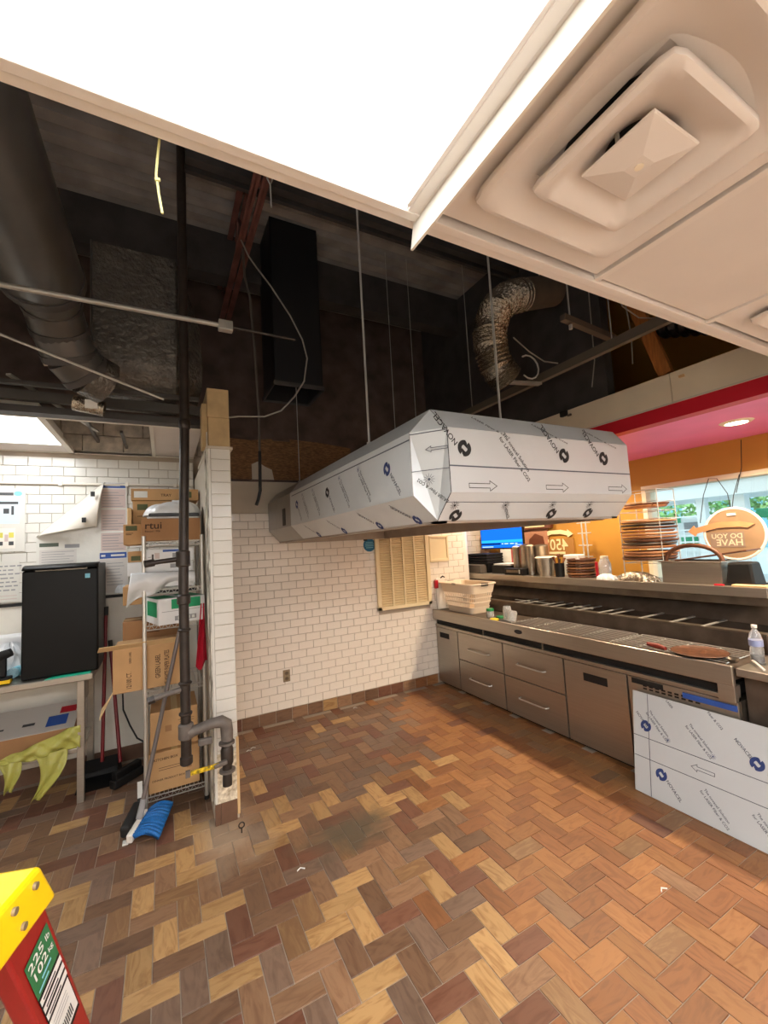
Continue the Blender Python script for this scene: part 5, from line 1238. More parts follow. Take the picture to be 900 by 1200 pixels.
# --- brooms and dustpan behind the shelves
def broom(p_top, p_bot, lab, brush):
    t = thing('broom', lab, 'broom', p_bot)
    MB().tube([p_top, p_bot], 0.013, 10).build('handle', M_brown, t, smooth=True)
    MB().tube([p_top, Vector(p_top).lerp(Vector(p_bot), 0.06)], 0.016, 10).build('grip', M_rubber, t, smooth=True)
    c = Vector(p_bot); brush(t, c)
def dustpan(t, c):
    MB().add([(c.x-0.15, c.y-0.16, 0.0), (c.x+0.12, c.y-0.16, 0.0), (c.x+0.13, c.y+0.03, 0.02), (c.x-0.15, c.y+0.03, 0.02), (c.x-0.13, c.y-0.02, 0.08), (c.x+0.10, c.y-0.02, 0.08), (c.x+0.11, c.y+0.05, 0.14), (c.x-0.13, c.y+0.05, 0.14)],
             [(0, 1, 2, 3), (0, 3, 7, 4), (1, 5, 6, 2), (3, 2, 6, 7), (4, 7, 6, 5)]).build('dustpan', M_plasticblk, t, thick=0.006)
def head(t, c):
    MB().bar((c.x-0.03, c.y-0.16, 0.085), (c.x+0.13, c.y-0.02, 0.095), 0.05, 0.05).build('head', M_plasticblk, t, bevel=0.008)
    MB().bar((c.x-0.04, c.y-0.17, 0.034), (c.x+0.14, c.y-0.02, 0.040), 0.065, 0.062).build('bristles', M_rubber, t, bevel=0.01)
broom((-0.425, 4.18, 1.30), (-0.44, 4.05, 0.13), 'long dustpan with dark red handle leaning on the wall', dustpan)
broom((-0.40, 4.20, 1.02), (-0.315, 3.98, 0.12), 'push broom with dark red handle crossing the dustpan handle', head)
t = thing('black_cable', 'thin black cord hanging from the open carton', 'cord', (-0.25, 4.0, 0.2))
MB().tube([(-0.30, 4.02, 0.62), (-0.295, 4.0, 0.50), (-0.25, 3.98, 0.38), (-0.20, 3.95, 0.28), (-0.14, 3.92, 0.24), (-0.05, 3.85, 0.22)], 0.006, 8).build('cable', M_rubber, t, smooth=True)

# --- wire shelving unit
SX0, SX1, SY0, SY1 = -0.120, 0.245, 3.305, 3.75
t = thing('wire_shelf_unit', 'chrome wire shelving unit packed with cartons beside the wing wall', 'shelf unit', (0.06, 3.52, 0))
for x, y in ((SX0, SY0), (SX1, SY0), (SX0, SY1), (SX1, SY1)):
    MB().cyl((x, y, 0.02), (x, y, 1.83), 0.0125, n=12).build('post', M_chrome, t, smooth=True)
    MB().cyl((x, y, 0.0), (x, y, 0.025), 0.016, n=12).build('foot', M_rubber, t, smooth=True)
LEV = (0.115, 0.79, 1.22, 1.46, 1.79)
for z in LEV:
    s_ = MB()
    for y in (SY0, SY1):
        s_.tube([(SX0, y, z), (SX1, y, z)], 0.004, 6); s_.tube([(SX0, y, z-0.028), (SX1, y, z-0.028)], 0.004, 6)
    for x in (SX0, SX1):
        s_.tube([(x, SY0, z), (x, SY1, z)], 0.004, 6); s_.tube([(x, SY0, z-0.028), (x, SY1, z-0.028)], 0.004, 6)
    k = 9
    zz = [(SX0+(SX1-SX0)*i/(2*k), SY0, z-0.028*(i % 2)) for i in range(2*k+1)]; s_.tube(zz, 0.0025, 5)
    for i in range(1, 14): s_.tube([(SX0+(SX1-SX0)*i/14, SY0, z+0.003), (SX0+(SX1-SX0)*i/14, SY1, z+0.003)], 0.0025, 5)
    s_.build('wire_shelf', M_chrome, t)
# --- cartons
def carton(lab, x0, x1, y0, y1, z0, z1, m=None, rot=0.0, prints=(), tape=True, name='carton', group='cartons in the store corner', bev=0.004):
    cx, cy = (x0+x1)/2, (y0+y1)/2
    t = thing(name, lab, 'box', (cx, cy, z0), group); t.rotation_euler = (0, 0, rot)
    box(x0, x1, y0, y1, z0, z1).build('body', m or M_card, t, bevel=bev)
    if tape: MB().b(cx-0.02 if (x1-x0) < (y1-y0) else x0-0.001, cx+0.02 if (x1-x0) < (y1-y0) else x1+0.001, y0-0.0012 if (x1-x0) < (y1-y0) else cy-0.02, y1+0.0012 if (x1-x0) < (y1-y0) else cy+0.02, z1-0.001, z1+0.0012).build('tape', M_tape, t)
    Qf = Plane((x0, y0, z0), (1, 0, 0), (0, 0, 1), 0.0012)
    for p in prints:
        if p[0] == 'r': Qf.rect(*p[1:5], p[5], t, 'printed_label')
        else: Qf.text(p[1], p[2], p[3], p[4], p[5], p[6] if len(p) > 6 else M_ctxt, t, sx=p[7] if len(p) > 7 else 1.0)
    return t
H90 = math.pi/2
carton('brown carton printed rtui on the top shelf', -0.135, 0.238, 3.31, 3.66, 1.796, 1.952, M_card2, prints=(('t', 'rtui', 0.02, 0.085, 0.068, 0, M_ctxt, 1.1), ('t', 'Beaujol 1906', 0.022, 0.062, 0.018, 0, M_ctxt)))
carton('long brown carton highest at the back of the top shelf', -0.215, 0.255, 3.68, 3.95, 2.125, 2.215, prints=(('r', 0.02, 0.02, 0.11, 0.07, M_lwhite), ('r', 0.36, 0.02, 0.42, 0.07, M_labelgreen), ('t', 'TRAY', 0.2, 0.03, 0.03, 0)))
carton('brown carton standing under the highest one', -0.205, 0.10, 3.69, 3.95, 1.91, 2.122, prints=(('r', 0.03, 0.14, 0.10, 0.185, M_labelgreen), ('r', 0.03, 0.09, 0.08, 0.095, M_ctxt)))
carton('thin yellowish carton edge left of the standing carton', -0.235, -0.208, 3.60, 3.9, 1.93, 2.06, M_cardin, tape=False)
carton('small brown carton with green label jutting left of the top shelf', -0.25, -0.137, 3.46, 3.75, 1.78, 1.925, prints=(('r', 0.015, 0.10, 0.085, 0.135, M_labelgreen), ('r', 0.015, 0.08, 0.06, 0.084, M_ctxt), ('r', 0.015, 0.07, 0.05, 0.074, M_ctxt)))
carton('small brown carton with green label level with the white boxes', -0.232, -0.134, 3.60, 3.86, 1.655, 1.735, prints=(('r', 0.02, 0.01, 0.08, 0.045, M_labelgreen),))
carton('white carton lower down left of the shelf post', -0.235, -0.134, 3.58, 3.84, 1.555, 1.652, M_whitebox, tape=False)
carton('brown carton at the left of the plastic bag', -0.265, -0.134, 3.60, 3.9, 1.345, 1.48, prints=(('t', 'FC', 0.03, 0.06, 0.06, 0),))
carton('upper flat white box on the second shelf', -0.105, 0.195, 3.33, 3.66, 1.652, 1.738, M_whitebox, tape=False, prints=(('r', 0.05, 0.020, 0.08, 0.06, M_ppink), ('r', 0.10, 0.065, 0.23, 0.08, M_lblue), ('r', 0.16, 0.025, 0.19, 0.055, M_pgrey), ('r', 0.01, 0.03, 0.03, 0.034, M_pgrey)))
carton('lower flat white box on the second shelf', -0.120, 0.185, 3.325, 3.66, 1.578, 1.648, M_whitebox, tape=False, prints=(('r', 0.16, 0.025, 0.20, 0.055, M_pgrey), ('r', 0.24, 0.03, 0.29, 0.05, M_pgrey)))
# white bag over black sheet on the rtui box
t = thing('plastic_bag', 'white plastic bag folded on top of the rtui carton', 'plastic bag', (0.06, 3.48, 1.953))
def bagf(u, v):
    a = u*2*math.pi; e = v*math.pi/2
    k = 1+0.05*math.sin(5*a)+0.04*math.sin(9*a+2)
    return (0.06+0.19*k*math.cos(a)*math.cos(e)**0.5, 3.50+0.17*k*math.sin(a)*math.cos(e)**0.5, 1.985+0.10*math.sin(e)*(1+0.15*math.cos(a)+0.06*math.sin(6*a)))
MB().grid(bagf, 36, 8).build('bag', M_bag, t, smooth=True)
box(-0.10, 0.23, 3.34, 3.64, 1.953, 1.968).build('folded_edge', M_whitebox, t, bevel=0.005); box(-0.09, 0.235, 3.33, 3.645, 1.968, 1.992).build('black_sheet', M_bagdark, t, bevel=0.008)
# draped white plastic bag
t = thing('plastic_bag', 'white plastic bag drooping over the front of the second shelf', 'plastic bag', (0.0, 3.29, 1.34))
def bag2(u, v):
    top = 1.585-0.01*u; low = 1.355+0.125*min(1, u*1.8)**0.9+0.015*math.sin(11*u)
    x = -0.195+0.39*u-0.03*v*(1-u)
    return (x, 3.285-0.045*math.sin(math.pi*min(1, v*1.1))-0.02*math.sin(11*u+4*v)*v+0.03*v, top+(low-top)*v)
MB().grid(bag2, 34, 14).build('bag', M_bag, t, smooth=True, thick=0.002)
box(-0.15, 0.18, 3.31, 3.6, 1.468, 1.572).build('contents', M_bag, t, bevel=0.03)
# green and white carton tilted
t = thing('carton', 'white and green carton sitting askew on the middle shelf', 'box', (0.06, 3.40, 1.22), 'cartons in the store corner')
t.rotation_euler = (0, 0, math.radians(15))
x0, x1, y0, y1, z0, z1 = -0.085, 0.215, 3.225, 3.56, 1.228, 1.40
box(x0, x1, y0, y1, z0, z1).build('body', M_whitebox, t, bevel=0.004)
Qf = Plane((x0, y0, z0), (1, 0, 0), (0, 0, 1), 0.0012)
Qf.rect(0.08, 0.10, 0.27, 0.165, M_green, t, 'printed_label'); Qf.e = .002; Qf.text('CUP', 0.13, 0.12, 0.035, 0, M_lwhite, t); Qf.rect(0.10, 0.02, 0.24, 0.05, M_pgrey, t, 'caption_bar'); Qf.rect(0.02, 0.085, 0.30, 0.088, M_pgrey, t, 'caption_bar')
for a in (0.12, 0.15, 0.18, 0.21): Qf.rect(a, 0.025, a+0.018, 0.045, M_lwhite, t, 'caption_bar', .003)
Qs = Plane((x0, y1, z0), (0, -1, 0), (0, 0, 1), 0.0012); Qs.rect(0.06, 0.05, 0.30, 0.15, M_green, t, 'printed_label')
Qt = Plane((x0, y0, z1), (1, 0, 0), (0, 1, 0), 0.0015); Qt.rect(0.0, 0.04, 0.12, 0.30, M_green, t, 'printed_label'); Qt.rect(0.17, 0.02, 0.30, 0.30, M_green, t, 'printed_label')
# open plates carton (juts out left of the shelf), box behind it
t = carton('open brown carton of paper plates with its flap raised', -0.305, 0.10, 3.34, 3.68, 0.80, 1.085, M_card, tape=False, prints=(('t', 'GREEN LABEL', 0.275, 0.06, 0.042, H90, M_ctxt, 0.62), ('t', '9" WHITE PAPER PLATES', 0.330, 0.012, 0.042, H90, M_ctxt, 0.50), ('t', '12/100 CT.', 0.105, 0.02, 0.040, H90, M_ctxt, 0.6), ('t', 'GREEN LABEL', 0.105, 0.185, 0.018, H90, M_ctxt, 0.7)))
MB().add([(-0.385, 3.31, 1.09), (-0.31, 3.335, 1.087), (0.11, 3.335, 1.087), (0.11, 3.30, 1.125), (-0.37, 3.27, 1.125)], [(0, 1, 2, 3, 4)]).build('open_flap', M_cardin, t, thick=0.004)
MB().add([(-0.305, 3.34, 0.81), (-0.305, 3.45, 0.80), (-0.375, 3.42, 0.70), (-0.375, 3.32, 0.665)], [(0, 1, 2, 3)]).build('hanging_flap', M_cardin, t, thick=0.004)
carton('brown carton with arrows standing behind the open plates carton', -0.275, 0.12, 3.70, 3.95, 0.80, 1.215, M_card2, prints=(('t', '2', 0.33, 0.35, 0.05, 0), ('r', 0.16, 0.32, 0.24, 0.325, M_ctxt), ('r', 0.16, 0.39, 0.24, 0.395, M_ctxt)))
carton('upper carton on the bottom shelf below the valve', -0.095, 0.20, 3.36, 3.70, 0.378, 0.628, M_card, prints=(('r', 0.09, 0.11, 0.13, 0.15, M_card2), ('r', 0.17, 0.17, 0.27, 0.173, M_ctxt), ('r', 0.18, 0.155, 0.27, 0.158, M_ctxt), ('r', 0.18, 0.14, 0.25, 0.143, M_ctxt)))
carton('lower carton on the bottom shelf with faded lettering', -0.105, 0.205, 3.33, 3.70, 0.120, 0.372, M_card, prints=(('t', 'KITCHEN BOX', 0.03, 0.20, 0.022, 0), ('r', 0.06, 0.15, 0.25, 0.153, M_ctxt), ('r', 0.06, 0.135, 0.22, 0.138, M_ctxt), ('t', 'DINNER PRODUCT BOX', 0.02, 0.07, 0.018, 0), ('r', 0.23, 0.11, 0.26, 0.14, M_card2)))
# red cloth
t = thing('red_cloth', 'crimson cloth hanging from the shelf side by the wing wall', 'cloth', (0.235, 3.26, 0.88))
def clothf(u, v):
    w = 0.022+0.05*v
    return (0.238-w/2+w*u-0.012*v, 3.275-0.015*math.sin(9*u+3*v), 1.34-0.43*v-0.03*math.sin(5*u)*v)
MB().grid(clothf, 14, 14).build('cloth', M_redcloth, t, smooth=True, thick=0.004)

# --- floor broom with blue bristles
t = thing('blue_broom', 'broom with grey handle and blue bristles leaning on the wire shelves', 'broom', (-0.09, 3.1, 0))
MB().tube([(-0.135, 3.13, 0.17), (0.095, 3.27, 1.19)], 0.0135, 12).build('handle', mat('grey_handle', rgb(108, 98, 94), 0.45), t, smooth=True)
MB().tube([(-0.15, 3.12, 0.10), (-0.128, 3.135, 0.20)], [0.02, 0.016], 12).build('socket', M_pgrey, t, smooth=True)
bl = MB()
def bf(u, v):
    b0 = Vector((-0.185, 3.055, 0.035)).lerp(Vector((-0.105, 3.235, 0.06)), u)
    b1 = Vector((-0.045, 2.985, 0.02)).lerp(Vector((0.03, 3.27, 0.05)), u)
    p = b0.lerp(b1, v); return (p.x, p.y, p.z+0.03*math.sin(math.pi*v)+0.004*math.sin(60*u))
bl.grid(bf, 40, 6); bl.build('bristles', M_blue, t, smooth=True, thick=0.03)
MB().bar((-0.20, 3.045, 0.035), (-0.12, 3.25, 0.06), 0.035, 0.05).build('head', M_signwhite, t, bevel=0.008)
t = thing('hand_brush', 'black brush with white tag lying beside the blue broom', 'brush', (-0.18, 3.2, 0))
MB().bar((-0.225, 3.10, 0.05), (-0.16, 3.30, 0.09), 0.06, 0.07).build('brush_block', M_rubber, t, bevel=0.014)
MB().bar((-0.162, 3.29, 0.09), (-0.145, 3.33, 0.20), 0.02, 0.02).build('handle', M_rubber, t, bevel=0.004)
MB().b(-0.168, -0.14, 3.285, 3.29, 0.14, 0.24).build('paper_tag', M_lwhite, t); MB().b(-0.235, -0.205, 3.06, 3.10, 0.002, 0.012).build('white_tip', M_lwhite, t)

# ================================================================== GAS PIPE BY THE PILLAR
t = thing('gas_pipe', 'black vertical gas pipe with valve fittings in front of the wire shelves', 'pipe', (0.10, 2.83, 0.5))
px, py = 0.104, 2.83
MB().tube([(0.132, py, 4.4), (0.126, py, 2.55), (0.104, py, 1.5), (px, py, 0.66)], 0.028, 16).build('riser', M_pipe, t, smooth=True)
MB().cyl((px, py, 0.68), (px, py, 0.47), 0.029, n=16).build('drip_leg', M_pipe, t, smooth=True)
for z, r, h in ((2.50, 0.034, 0.06), (1.665, 0.04, 0.10), (1.42, 0.038, 0.06), (1.24, 0.036, 0.02), (0.93, 0.038, 0.02), (0.755, 0.037, 0.025), (0.655, 0.042, 0.09), (0.49, 0.035, 0.05)):
    xx = px+(0.022 if z > 2 else 0.0)
    MB().lathe([(r*0.8, -h/2), (r, -h/2+0.008), (r, h/2-0.008), (r*0.8, h/2)], (xx, py, z), 18).build('coupling', M_pipe if z > 0.7 or z < 0.5 else M_pipe2, t, smooth=True)
b1 = MB().tube([(px, py, 1.665), (-0.02, py, 1.655), (-0.095, py-0.01, 1.645)], [0.016, 0.014, 0.014], 10).build('branch_nipple', M_pipe, t, smooth=True)
MB().cyl((-0.05, py, 1.652), (-0.10, py-0.01, 1.645), 0.022, n=12).b(-0.062, -0.052, py-0.008, py+0.008, 1.66, 1.70).build('side_valve', M_pipe, t)
b2 = MB().tube([(px, py, 0.90), (0.0, py-0.005, 0.885), (-0.075, py-0.01, 0.872)], [0.016, 0.015, 0.018], 10).build('branch_nipple', M_pipe2, t, smooth=True)
MB().cyl((-0.055, py-0.01, 0.875), (-0.09, py-0.012, 0.868), 0.022, n=8).build('nipple_cap', M_pipe, t)
arc = [(px+0.02, py-0.01, 0.645), (0.16, py-0.02, 0.655), (0.25, py-0.03, 0.675), (0.295, py-0.035, 0.675), (0.322, py-0.035, 0.655), (0.326, py-0.035, 0.61), (0.326, py-0.035, 0.56)]
MB().tube(arc, [0.036, 0.029, 0.029, 0.036, 0.037, 0.036, 0.034], 16).build('elbow', M_pipe2, t, smooth=True)
MB().cyl((0.326, py-0.035, 0.57), (0.322, py-0.035, 0.30), 0.027, n=16).build('down_leg', M_pipe, t, smooth=True)
for z in (0.545, 0.385): MB().lathe([(0.03, -0.008), (0.046, -0.006), (0.046, 0.006), (0.03, 0.008)], (0.324, py-0.035, z), 18).build('flange', M_pipe2, t, smooth=True)
v_ = MB().lathe([(0.028, -0.06), (0.036, -0.045), (0.037, 0.03), (0.030, 0.05)], (0.324, py-0.035, 0.475), 18).build('valve_body', M_pipe, t, smooth=True)
MB().bar((0.318, py-0.075, 0.455), (0.245, py-0.085, 0.448), 0.03, 0.022).build('valve_stem', M_pipe2, v_, bevel=0.004)
yh = MB().bar((0.272, py-0.085, 0.450), (0.120, py-0.095, 0.452), 0.010, 0.026).build('yellow_lever', mat('lever_yellow', rgb(222, 186, 22), 0.5, var=0.5, vscale=60, vcol=rgb(90, 76, 10)), t, bevel=0.003, label='yellow valve lever')
MB().bar((0.118, py-0.095, 0.452), (0.095, py-0.097, 0.452), 0.008, 0.04).build('lever_tip', M_pipe2, t)
MB().b(0.17, 0.25, py+0.02, py+0.05, 0.535, 0.575).build('wall_bracket', M_pipe2, t, bevel=0.008)
t = thing('floor_hook', 'small metal eye hook standing on the floor by the pillar', 'hook', (0.397, 2.80, 0))
MB().tube([(0.397, 2.80+0.0, 0.0), (0.397, 2.80, 0.028)], 0.004, 8).build('shank', M_pipe, t)
MB().tube([(0.397+0.016*math.cos(k*math.pi/8), 2.80, 0.044+0.016*math.sin(k*math.pi/8)) for k in range(16)], 0.004, 8, closed=True).build('eye', M_pipe, t, smooth=True)
for i, (x, y) in enumerate(((0.62, 3.85), (0.66, 3.88), (1.75, 4.18), (2.05, 1.28), (0.62, 2.32))):
    t = thing('floor_crumb', ('pale string scrap on the floor near the pillar', 'pale string scrap just beside the other by the back wall', 'pale crumb by the baseboard', 'white crumb on the orange tiles', 'tiny white crumb in the middle of the floor')[i], 'debris', (x, y, 0))
    MB().tube([(x-0.02, y, 0.003), (x, y+0.012, 0.004), (x+0.02, y-0.004, 0.003)], 0.003, 6).build('scrap', M_lwhite, t, smooth=True)

# ================================================================== OVERHEAD
t = thing('round_duct', 'large round black duct with segmented elbow at the upper left', 'duct', (-0.5, 1.6, 2.9))
R_ = 0.165
MB().tube([(-0.50, -0.3, 3.02), (-0.50, 1.0, 3.02), (-0.48, 2.30, 2.995)], R_, 28).build('straight_run', M_duct, t, smooth=True)
MB().tube([(-0.482, 2.28, 2.995), (-0.48, 2.325, 2.992)], R_+0.008, 28).build('collar', M_black, t, smooth=True)
el = [(-0.48, 2.34, 2.99), (-0.475, 2.47, 2.96), (-0.46, 2.58, 2.88), (-0.43, 2.66, 2.78), (-0.37, 2.72, 2.72), (-0.28, 2.78, 2.69)]
for i in range(len(el)-1):
    a, b_ = Vector(el[i]), Vector(el[i+1]); MB().tube([a, b_], 0.125, 24).build('elbow_segment', (M_duct, M_insul)[i == 4], t, smooth=True)
    if i < 4: MB().tube([b_+(a-b_).normalized()*0.018, b_-(a-b_).normalized()*0.018], 0.131, 24).build('elbow_band', M_black, t, smooth=True)
t = thing('wrapped_duct', 'boxy black wrapped duct curving down beside the round duct', 'duct', (-0.14, 3.0, 2.56))
def wd(u, v, w): return (w, u, v)
side_ = [(2.90, 3.62), (2.90, 3.10), (2.90, 2.98), (2.91, 2.90), (2.935, 2.83), (2.98, 2.78), (3.04, 2.75), (3.10, 2.74), (3.45, 2.74), (3.45, 3.62)]
MB().prism(side_, wd, -0.362, 0.085).build('duct_body', M_insul, t, smooth=False)
MB().add([(0.086, 2.90, 3.62), (0.086, 2.90, 2.98), (0.086, 2.94, 2.83), (0.086, 3.06, 2.745), (0.235, 3.06, 3.30), (0.255, 3.06, 3.0), (0.25, 3.10, 2.84), (0.225, 3.2, 2.75)], [(0, 1, 5, 4), (1, 2, 6, 5), (2, 3, 7, 6)]).build('cheek_panel', M_insul, t, thick=0.004)
MB().tube([(-0.365, 2.895, 3.62), (-0.365, 2.895, 2.98), (-0.365, 2.94, 2.83), (-0.365, 3.06, 2.745)], 0.006, 6).build('corner_fold', M_duct, t)
MB().b(-0.362, 0.085, 2.894, 2.90, 3.20, 3.215).build('duct_seam', M_duct, t)
t = thing('foil_duct_stub', 'short foil-wrapped duct stub below the wrapped duct', 'duct', (-0.36, 2.9, 2.55))
MB().cyl((-0.45, 2.9, 2.60), (-0.30, 2.9, 2.575), 0.045, n=20).build('stub', M_foil, t, smooth=True)
MB().b(-0.39, -0.33, 2.852, 2.858, 2.56, 2.61).build('paper_label', M_lwhite, t)
t = thing('ceiling_conduit', 'grey conduit crossing the dark ceiling void above the wing wall', 'conduit', (0, 2.05, 2.77))
MB().cyl((-2.2, 2.05, 2.777), (0.25, 2.05, 2.777), 0.011, n=10).build('pipe', M_conduit, t, smooth=True)
MB().b(0.245, 0.31, 2.03, 2.07, 2.752, 2.80).build('junction_box', M_conduit, t, bevel=0.004)
MB().cyl((0.31, 2.05, 2.777), (0.62, 2.05, 2.772), 0.007, n=8).build('pipe_extension', M_pipe, t, smooth=True)
t = thing('diagonal_brace', 'thin metal rod slanting across the upper left ducts', 'rod', (-0.3, 2.3, 2.46))
MB().tube([(-0.95, 2.3, 2.80), (0.01, 2.3, 2.466)], 0.006, 8).build('rod', M_conduit, t, smooth=True)
MB().bar((-0.9, 2.98, 2.71), (0.22, 2.98, 2.72), 0.03, 0.025).build('support_angle', M_duct, t)
# red oxide open-web joist
t = thing('steel_joist', 'red-brown open-web steel joist in the dark ceiling void', 'joist', (0.565, 2.5, 4.0))
for x in (0.535, 0.595): MB().b(x-0.022, x+0.022, 0.9, YB, 3.985, 4.0).b(x-0.003, x+0.003, 0.9, YB, 3.985, 4.03).build('bottom_chord', M_redsteel, t)
for x in (0.535, 0.595): MB().b(x-0.022, x+0.022, 0.9, YB, 4.36, 4.375).build('top_chord', M_redsteel, t)
y = 0.95; k = 0
while y < 4.2:
    MB().tube([(0.565, y, 4.0 if k % 2 == 0 else 4.36), (0.565, y+0.26, 4.36 if k % 2 == 0 else 4.0)], 0.012, 8).build('web_rod', M_redsteel, t); y += 0.26; k += 1
MB().tube([(0.60, 2.35, 3.975), (0.61, 2.36, 3.93), (0.60, 2.37, 3.90), (0.58, 2.36, 3.93), (0.59, 2.35, 3.97)], 0.006, 8).build('hook', M_rod, t, smooth=True)
MB().tube([(0.60, 2.37, 3.90), (0.61, 2.40, 3.78)], 0.005, 8).build('hook', M_rod, t, smooth=True)
# black square duct drop
t = thing('square_duct', 'black square duct dropping from the roof behind the hood rods', 'duct', (0.99, 3.4, 3.0))
d_ = MB(); 
d_.b(0.79, 0.795, 3.20, 3.60, 3.0, 4.4).b(1.185, 1.19, 3.20, 3.60, 3.0, 4.4).b(0.79, 1.19, 3.20, 3.205, 3.0, 4.4).b(0.79, 1.19, 3.595, 3.60, 3.0, 4.4)
d_.build('duct_sleeve', mat('duct_flat_black', rgb(24, 24, 27), 0.5), t)
MB().b(0.78, 1.20, 3.19, 3.20, 2.985, 3.02).b(0.78, 1.20, 3.60, 3.61, 2.985, 3.02).b(0.78, 0.79, 3.2, 3.6, 2.985, 3.02).b(1.19, 1.20, 3.2, 3.6, 2.985, 3.02).build('bottom_flange', M_black, t)
# cables
t = thing('grey_cable', 'thin grey cable looping down from the joist to the wing wall', 'cable', (0.7, 3.0, 2.6))
MB().tube([(0.53, 3.0, 3.97), (0.58, 3.0, 3.86), (0.64, 3.0, 3.78), (0.74, 3.0, 3.66), (0.876, 3.0, 3.464), (0.965, 3.0, 3.29), (0.997, 3.0, 3.147), (0.965, 3.0, 2.96), (0.884, 3.0, 2.829), (0.78, 3.0, 2.71), (0.658, 3.0, 2.655), (0.48, 3.02, 2.644), (0.40, 3.1, 2.65)], 0.006, 8).build('cable', M_conduit, t, smooth=True)
t = thing('hanging_cable', 'flexible cable hanging straight down beside the wing wall', 'cable', (0.62, 3.1, 2.0))
MB().tube([(0.56, 3.1, 3.98), (0.565, 3.1, 3.76), (0.60, 3.1, 3.60), (0.622, 3.1, 3.2), (0.638, 3.1, 2.74), (0.636, 3.1, 2.4)], 0.009, 8).build('conduit_sleeve', mat('sleeve_grey', rgb(84, 78, 72), 0.5), t, smooth=True)
MB().tube([(0.636, 3.1, 2.42), (0.631, 3.1, 2.127), (0.615, 3.1, 2.06), (0.600, 3.1, 2.02)], 0.012, 8).build('bare_end', M_rubber, t, smooth=True)
t = thing('yellow_string', 'pale yellow string hanging from the front ceiling edge', 'string', (0.0, 0.765, 2.27))
MB().tube([(0.002, 0.765, 2.41), (-0.001, 0.768, 2.38), (-0.004, 0.77, 2.345), (-0.002, 0.77, 2.33), (0.0, 0.77, 2.31), (0.005, 0.77, 2.276)], 0.0022, 6).build('cord', M_stringy, t, smooth=True)
MB().tube([(-0.006, 0.768, 2.334), (0.002, 0.768, 2.336)], 0.003, 6).build('knot', M_stringy, t)
# flexible foil duct
t = thing('flexible_duct', 'crinkled foil flexible duct curving down above the hood', 'duct', (2.2, 2.2, 2.85))
path = []
ctrl = [(2.50, 2.2, 3.56), (2.34, 2.2, 3.50), (2.20, 2.2, 3.38), (2.12, 2.2, 3.20), (2.12, 2.2, 3.05), (2.17, 2.2, 2.92), (2.26, 2.2, 2.84)]
for i in range(len(ctrl)-1):
    for k in range(10): path.append(Vector(ctrl[i]).lerp(Vector(ctrl[i+1]), k/10))
path.append(Vector(ctrl[-1]))
MB().tube(path, [0.125 if i % 2 else 0.108 for i in range(len(path))], 22).build('foil_sleeve', M_foil, t, smooth=True)
MB().cyl((2.44, 2.2, 3.54), (2.85, 2.2, 3.68), 0.12, n=24).build('metal_collar', mat('grey_duct', rgb(116, 102, 88), 0.6, 0.2, var=.2), t, smooth=True)
MB().bar((2.18, 2.2, 2.82), (2.60, 2.2, 2.86), 0.04, 0.02).build('hanger_strap', M_conduit, t)
MB().tube([(2.70, 2.2, 3.74), (2.70, 2.2, 4.41)], 0.006, 8).build('hanger_rod', M_conduit, t)
t = thing('loose_wire', 'dark wire loops hanging beside the flexible duct', 'wire', (2.4, 2.0, 2.9))
MB().tube([(2.25, 2.1, 3.12), (2.4, 2.1, 3.04), (2.55, 2.1, 2.99), (2.7, 2.1, 3.0)], 0.005, 6).build('wire', M_conduit, t, smooth=True)
MB().tube([(2.44+0.10*math.cos(a*math.pi/7), 2.15, 2.95+0.09*math.sin(a*math.pi/7)) for a in range(-5, 6)], 0.006, 6).build('wire', M_rod, t, smooth=True)
t = thing('steel_channel', 'long steel channel running over the hood toward the bulkhead', 'channel', (2.6, 2.2, 2.87))
MB().b(2.58, 2.62, 1.05, YB, 2.87, 2.90).b(2.578, 2.584, 1.05, YB, 2.87, 2.93).build('channel', mat('channel_grey', rgb(122, 112, 100), 0.5, 0.4), t)
MB().cyl((2.6, 1.6, 2.9), (2.6, 1.6, 4.4), 0.004, n=6).build('hanger', M_rod, t); MB().cyl((2.6, 3.0, 2.9), (2.6, 3.0, 4.4), 0.004, n=6).build('hanger', M_rod, t)
t = thing('strut_channel', 'short slotted strut hung on a rod above the wood stud', 'strut', (2.5, 1.7, 3.0))
MB().bar((2.27, 1.7, 3.065), (2.78, 1.7, 3.02), 0.04, 0.04).build('strut', mat('strut_grey', rgb(110, 96, 84), 0.6, 0.3), t)
MB().cyl((2.34, 1.7, 3.06), (2.34, 1.7, 4.4), 0.005, n=8).build('rod', M_rod, t); MB().cyl((2.34, 1.7, 3.0), (2.34, 1.7, 3.03), 0.012, n=6).build('nut', M_rod, t)
for i, pts in enumerate(([(2.60, 1.5, 4.41), (2.5, 1.5, 3.3), (2.58, 1.5, 3.1), (2.75, 1.5, 3.06), (2.95, 1.5, 3.1)], [(2.72, 1.6, 4.41), (2.78, 1.6, 3.3), (2.82, 1.6, 3.0), (2.80, 1.6, 2.8)], [(2.80, 1.85, 4.41), (2.82, 1.88, 2.95), (2.79, 1.9, 2.75)])):
    t = thing('hanging_wire', ('pale looped wire near the slotted strut', 'grey wire hanging left of the wood stud', 'thin wire hanging over the bulkhead top')[i], 'wire', pts[-1]); MB().tube(pts, 0.004, 6).build('wire', M_conduit, t, smooth=True)
t = thing('wood_stud', 'orange wooden stud leaning above the tan bulkhead', 'wood stud', (2.98, 1.5, 2.69))
MB().bar((3.0, 1.50, 2.715), (3.0, 1.70, 3.45), 0.085, 0.04, (1, 0, 0)).build('stud', M_woodpost, t, bevel=0.003)
MB().b(2.935, 2.95, 1.37, 1.40, 2.645, 2.66).build('splinter', M_cardin, t)
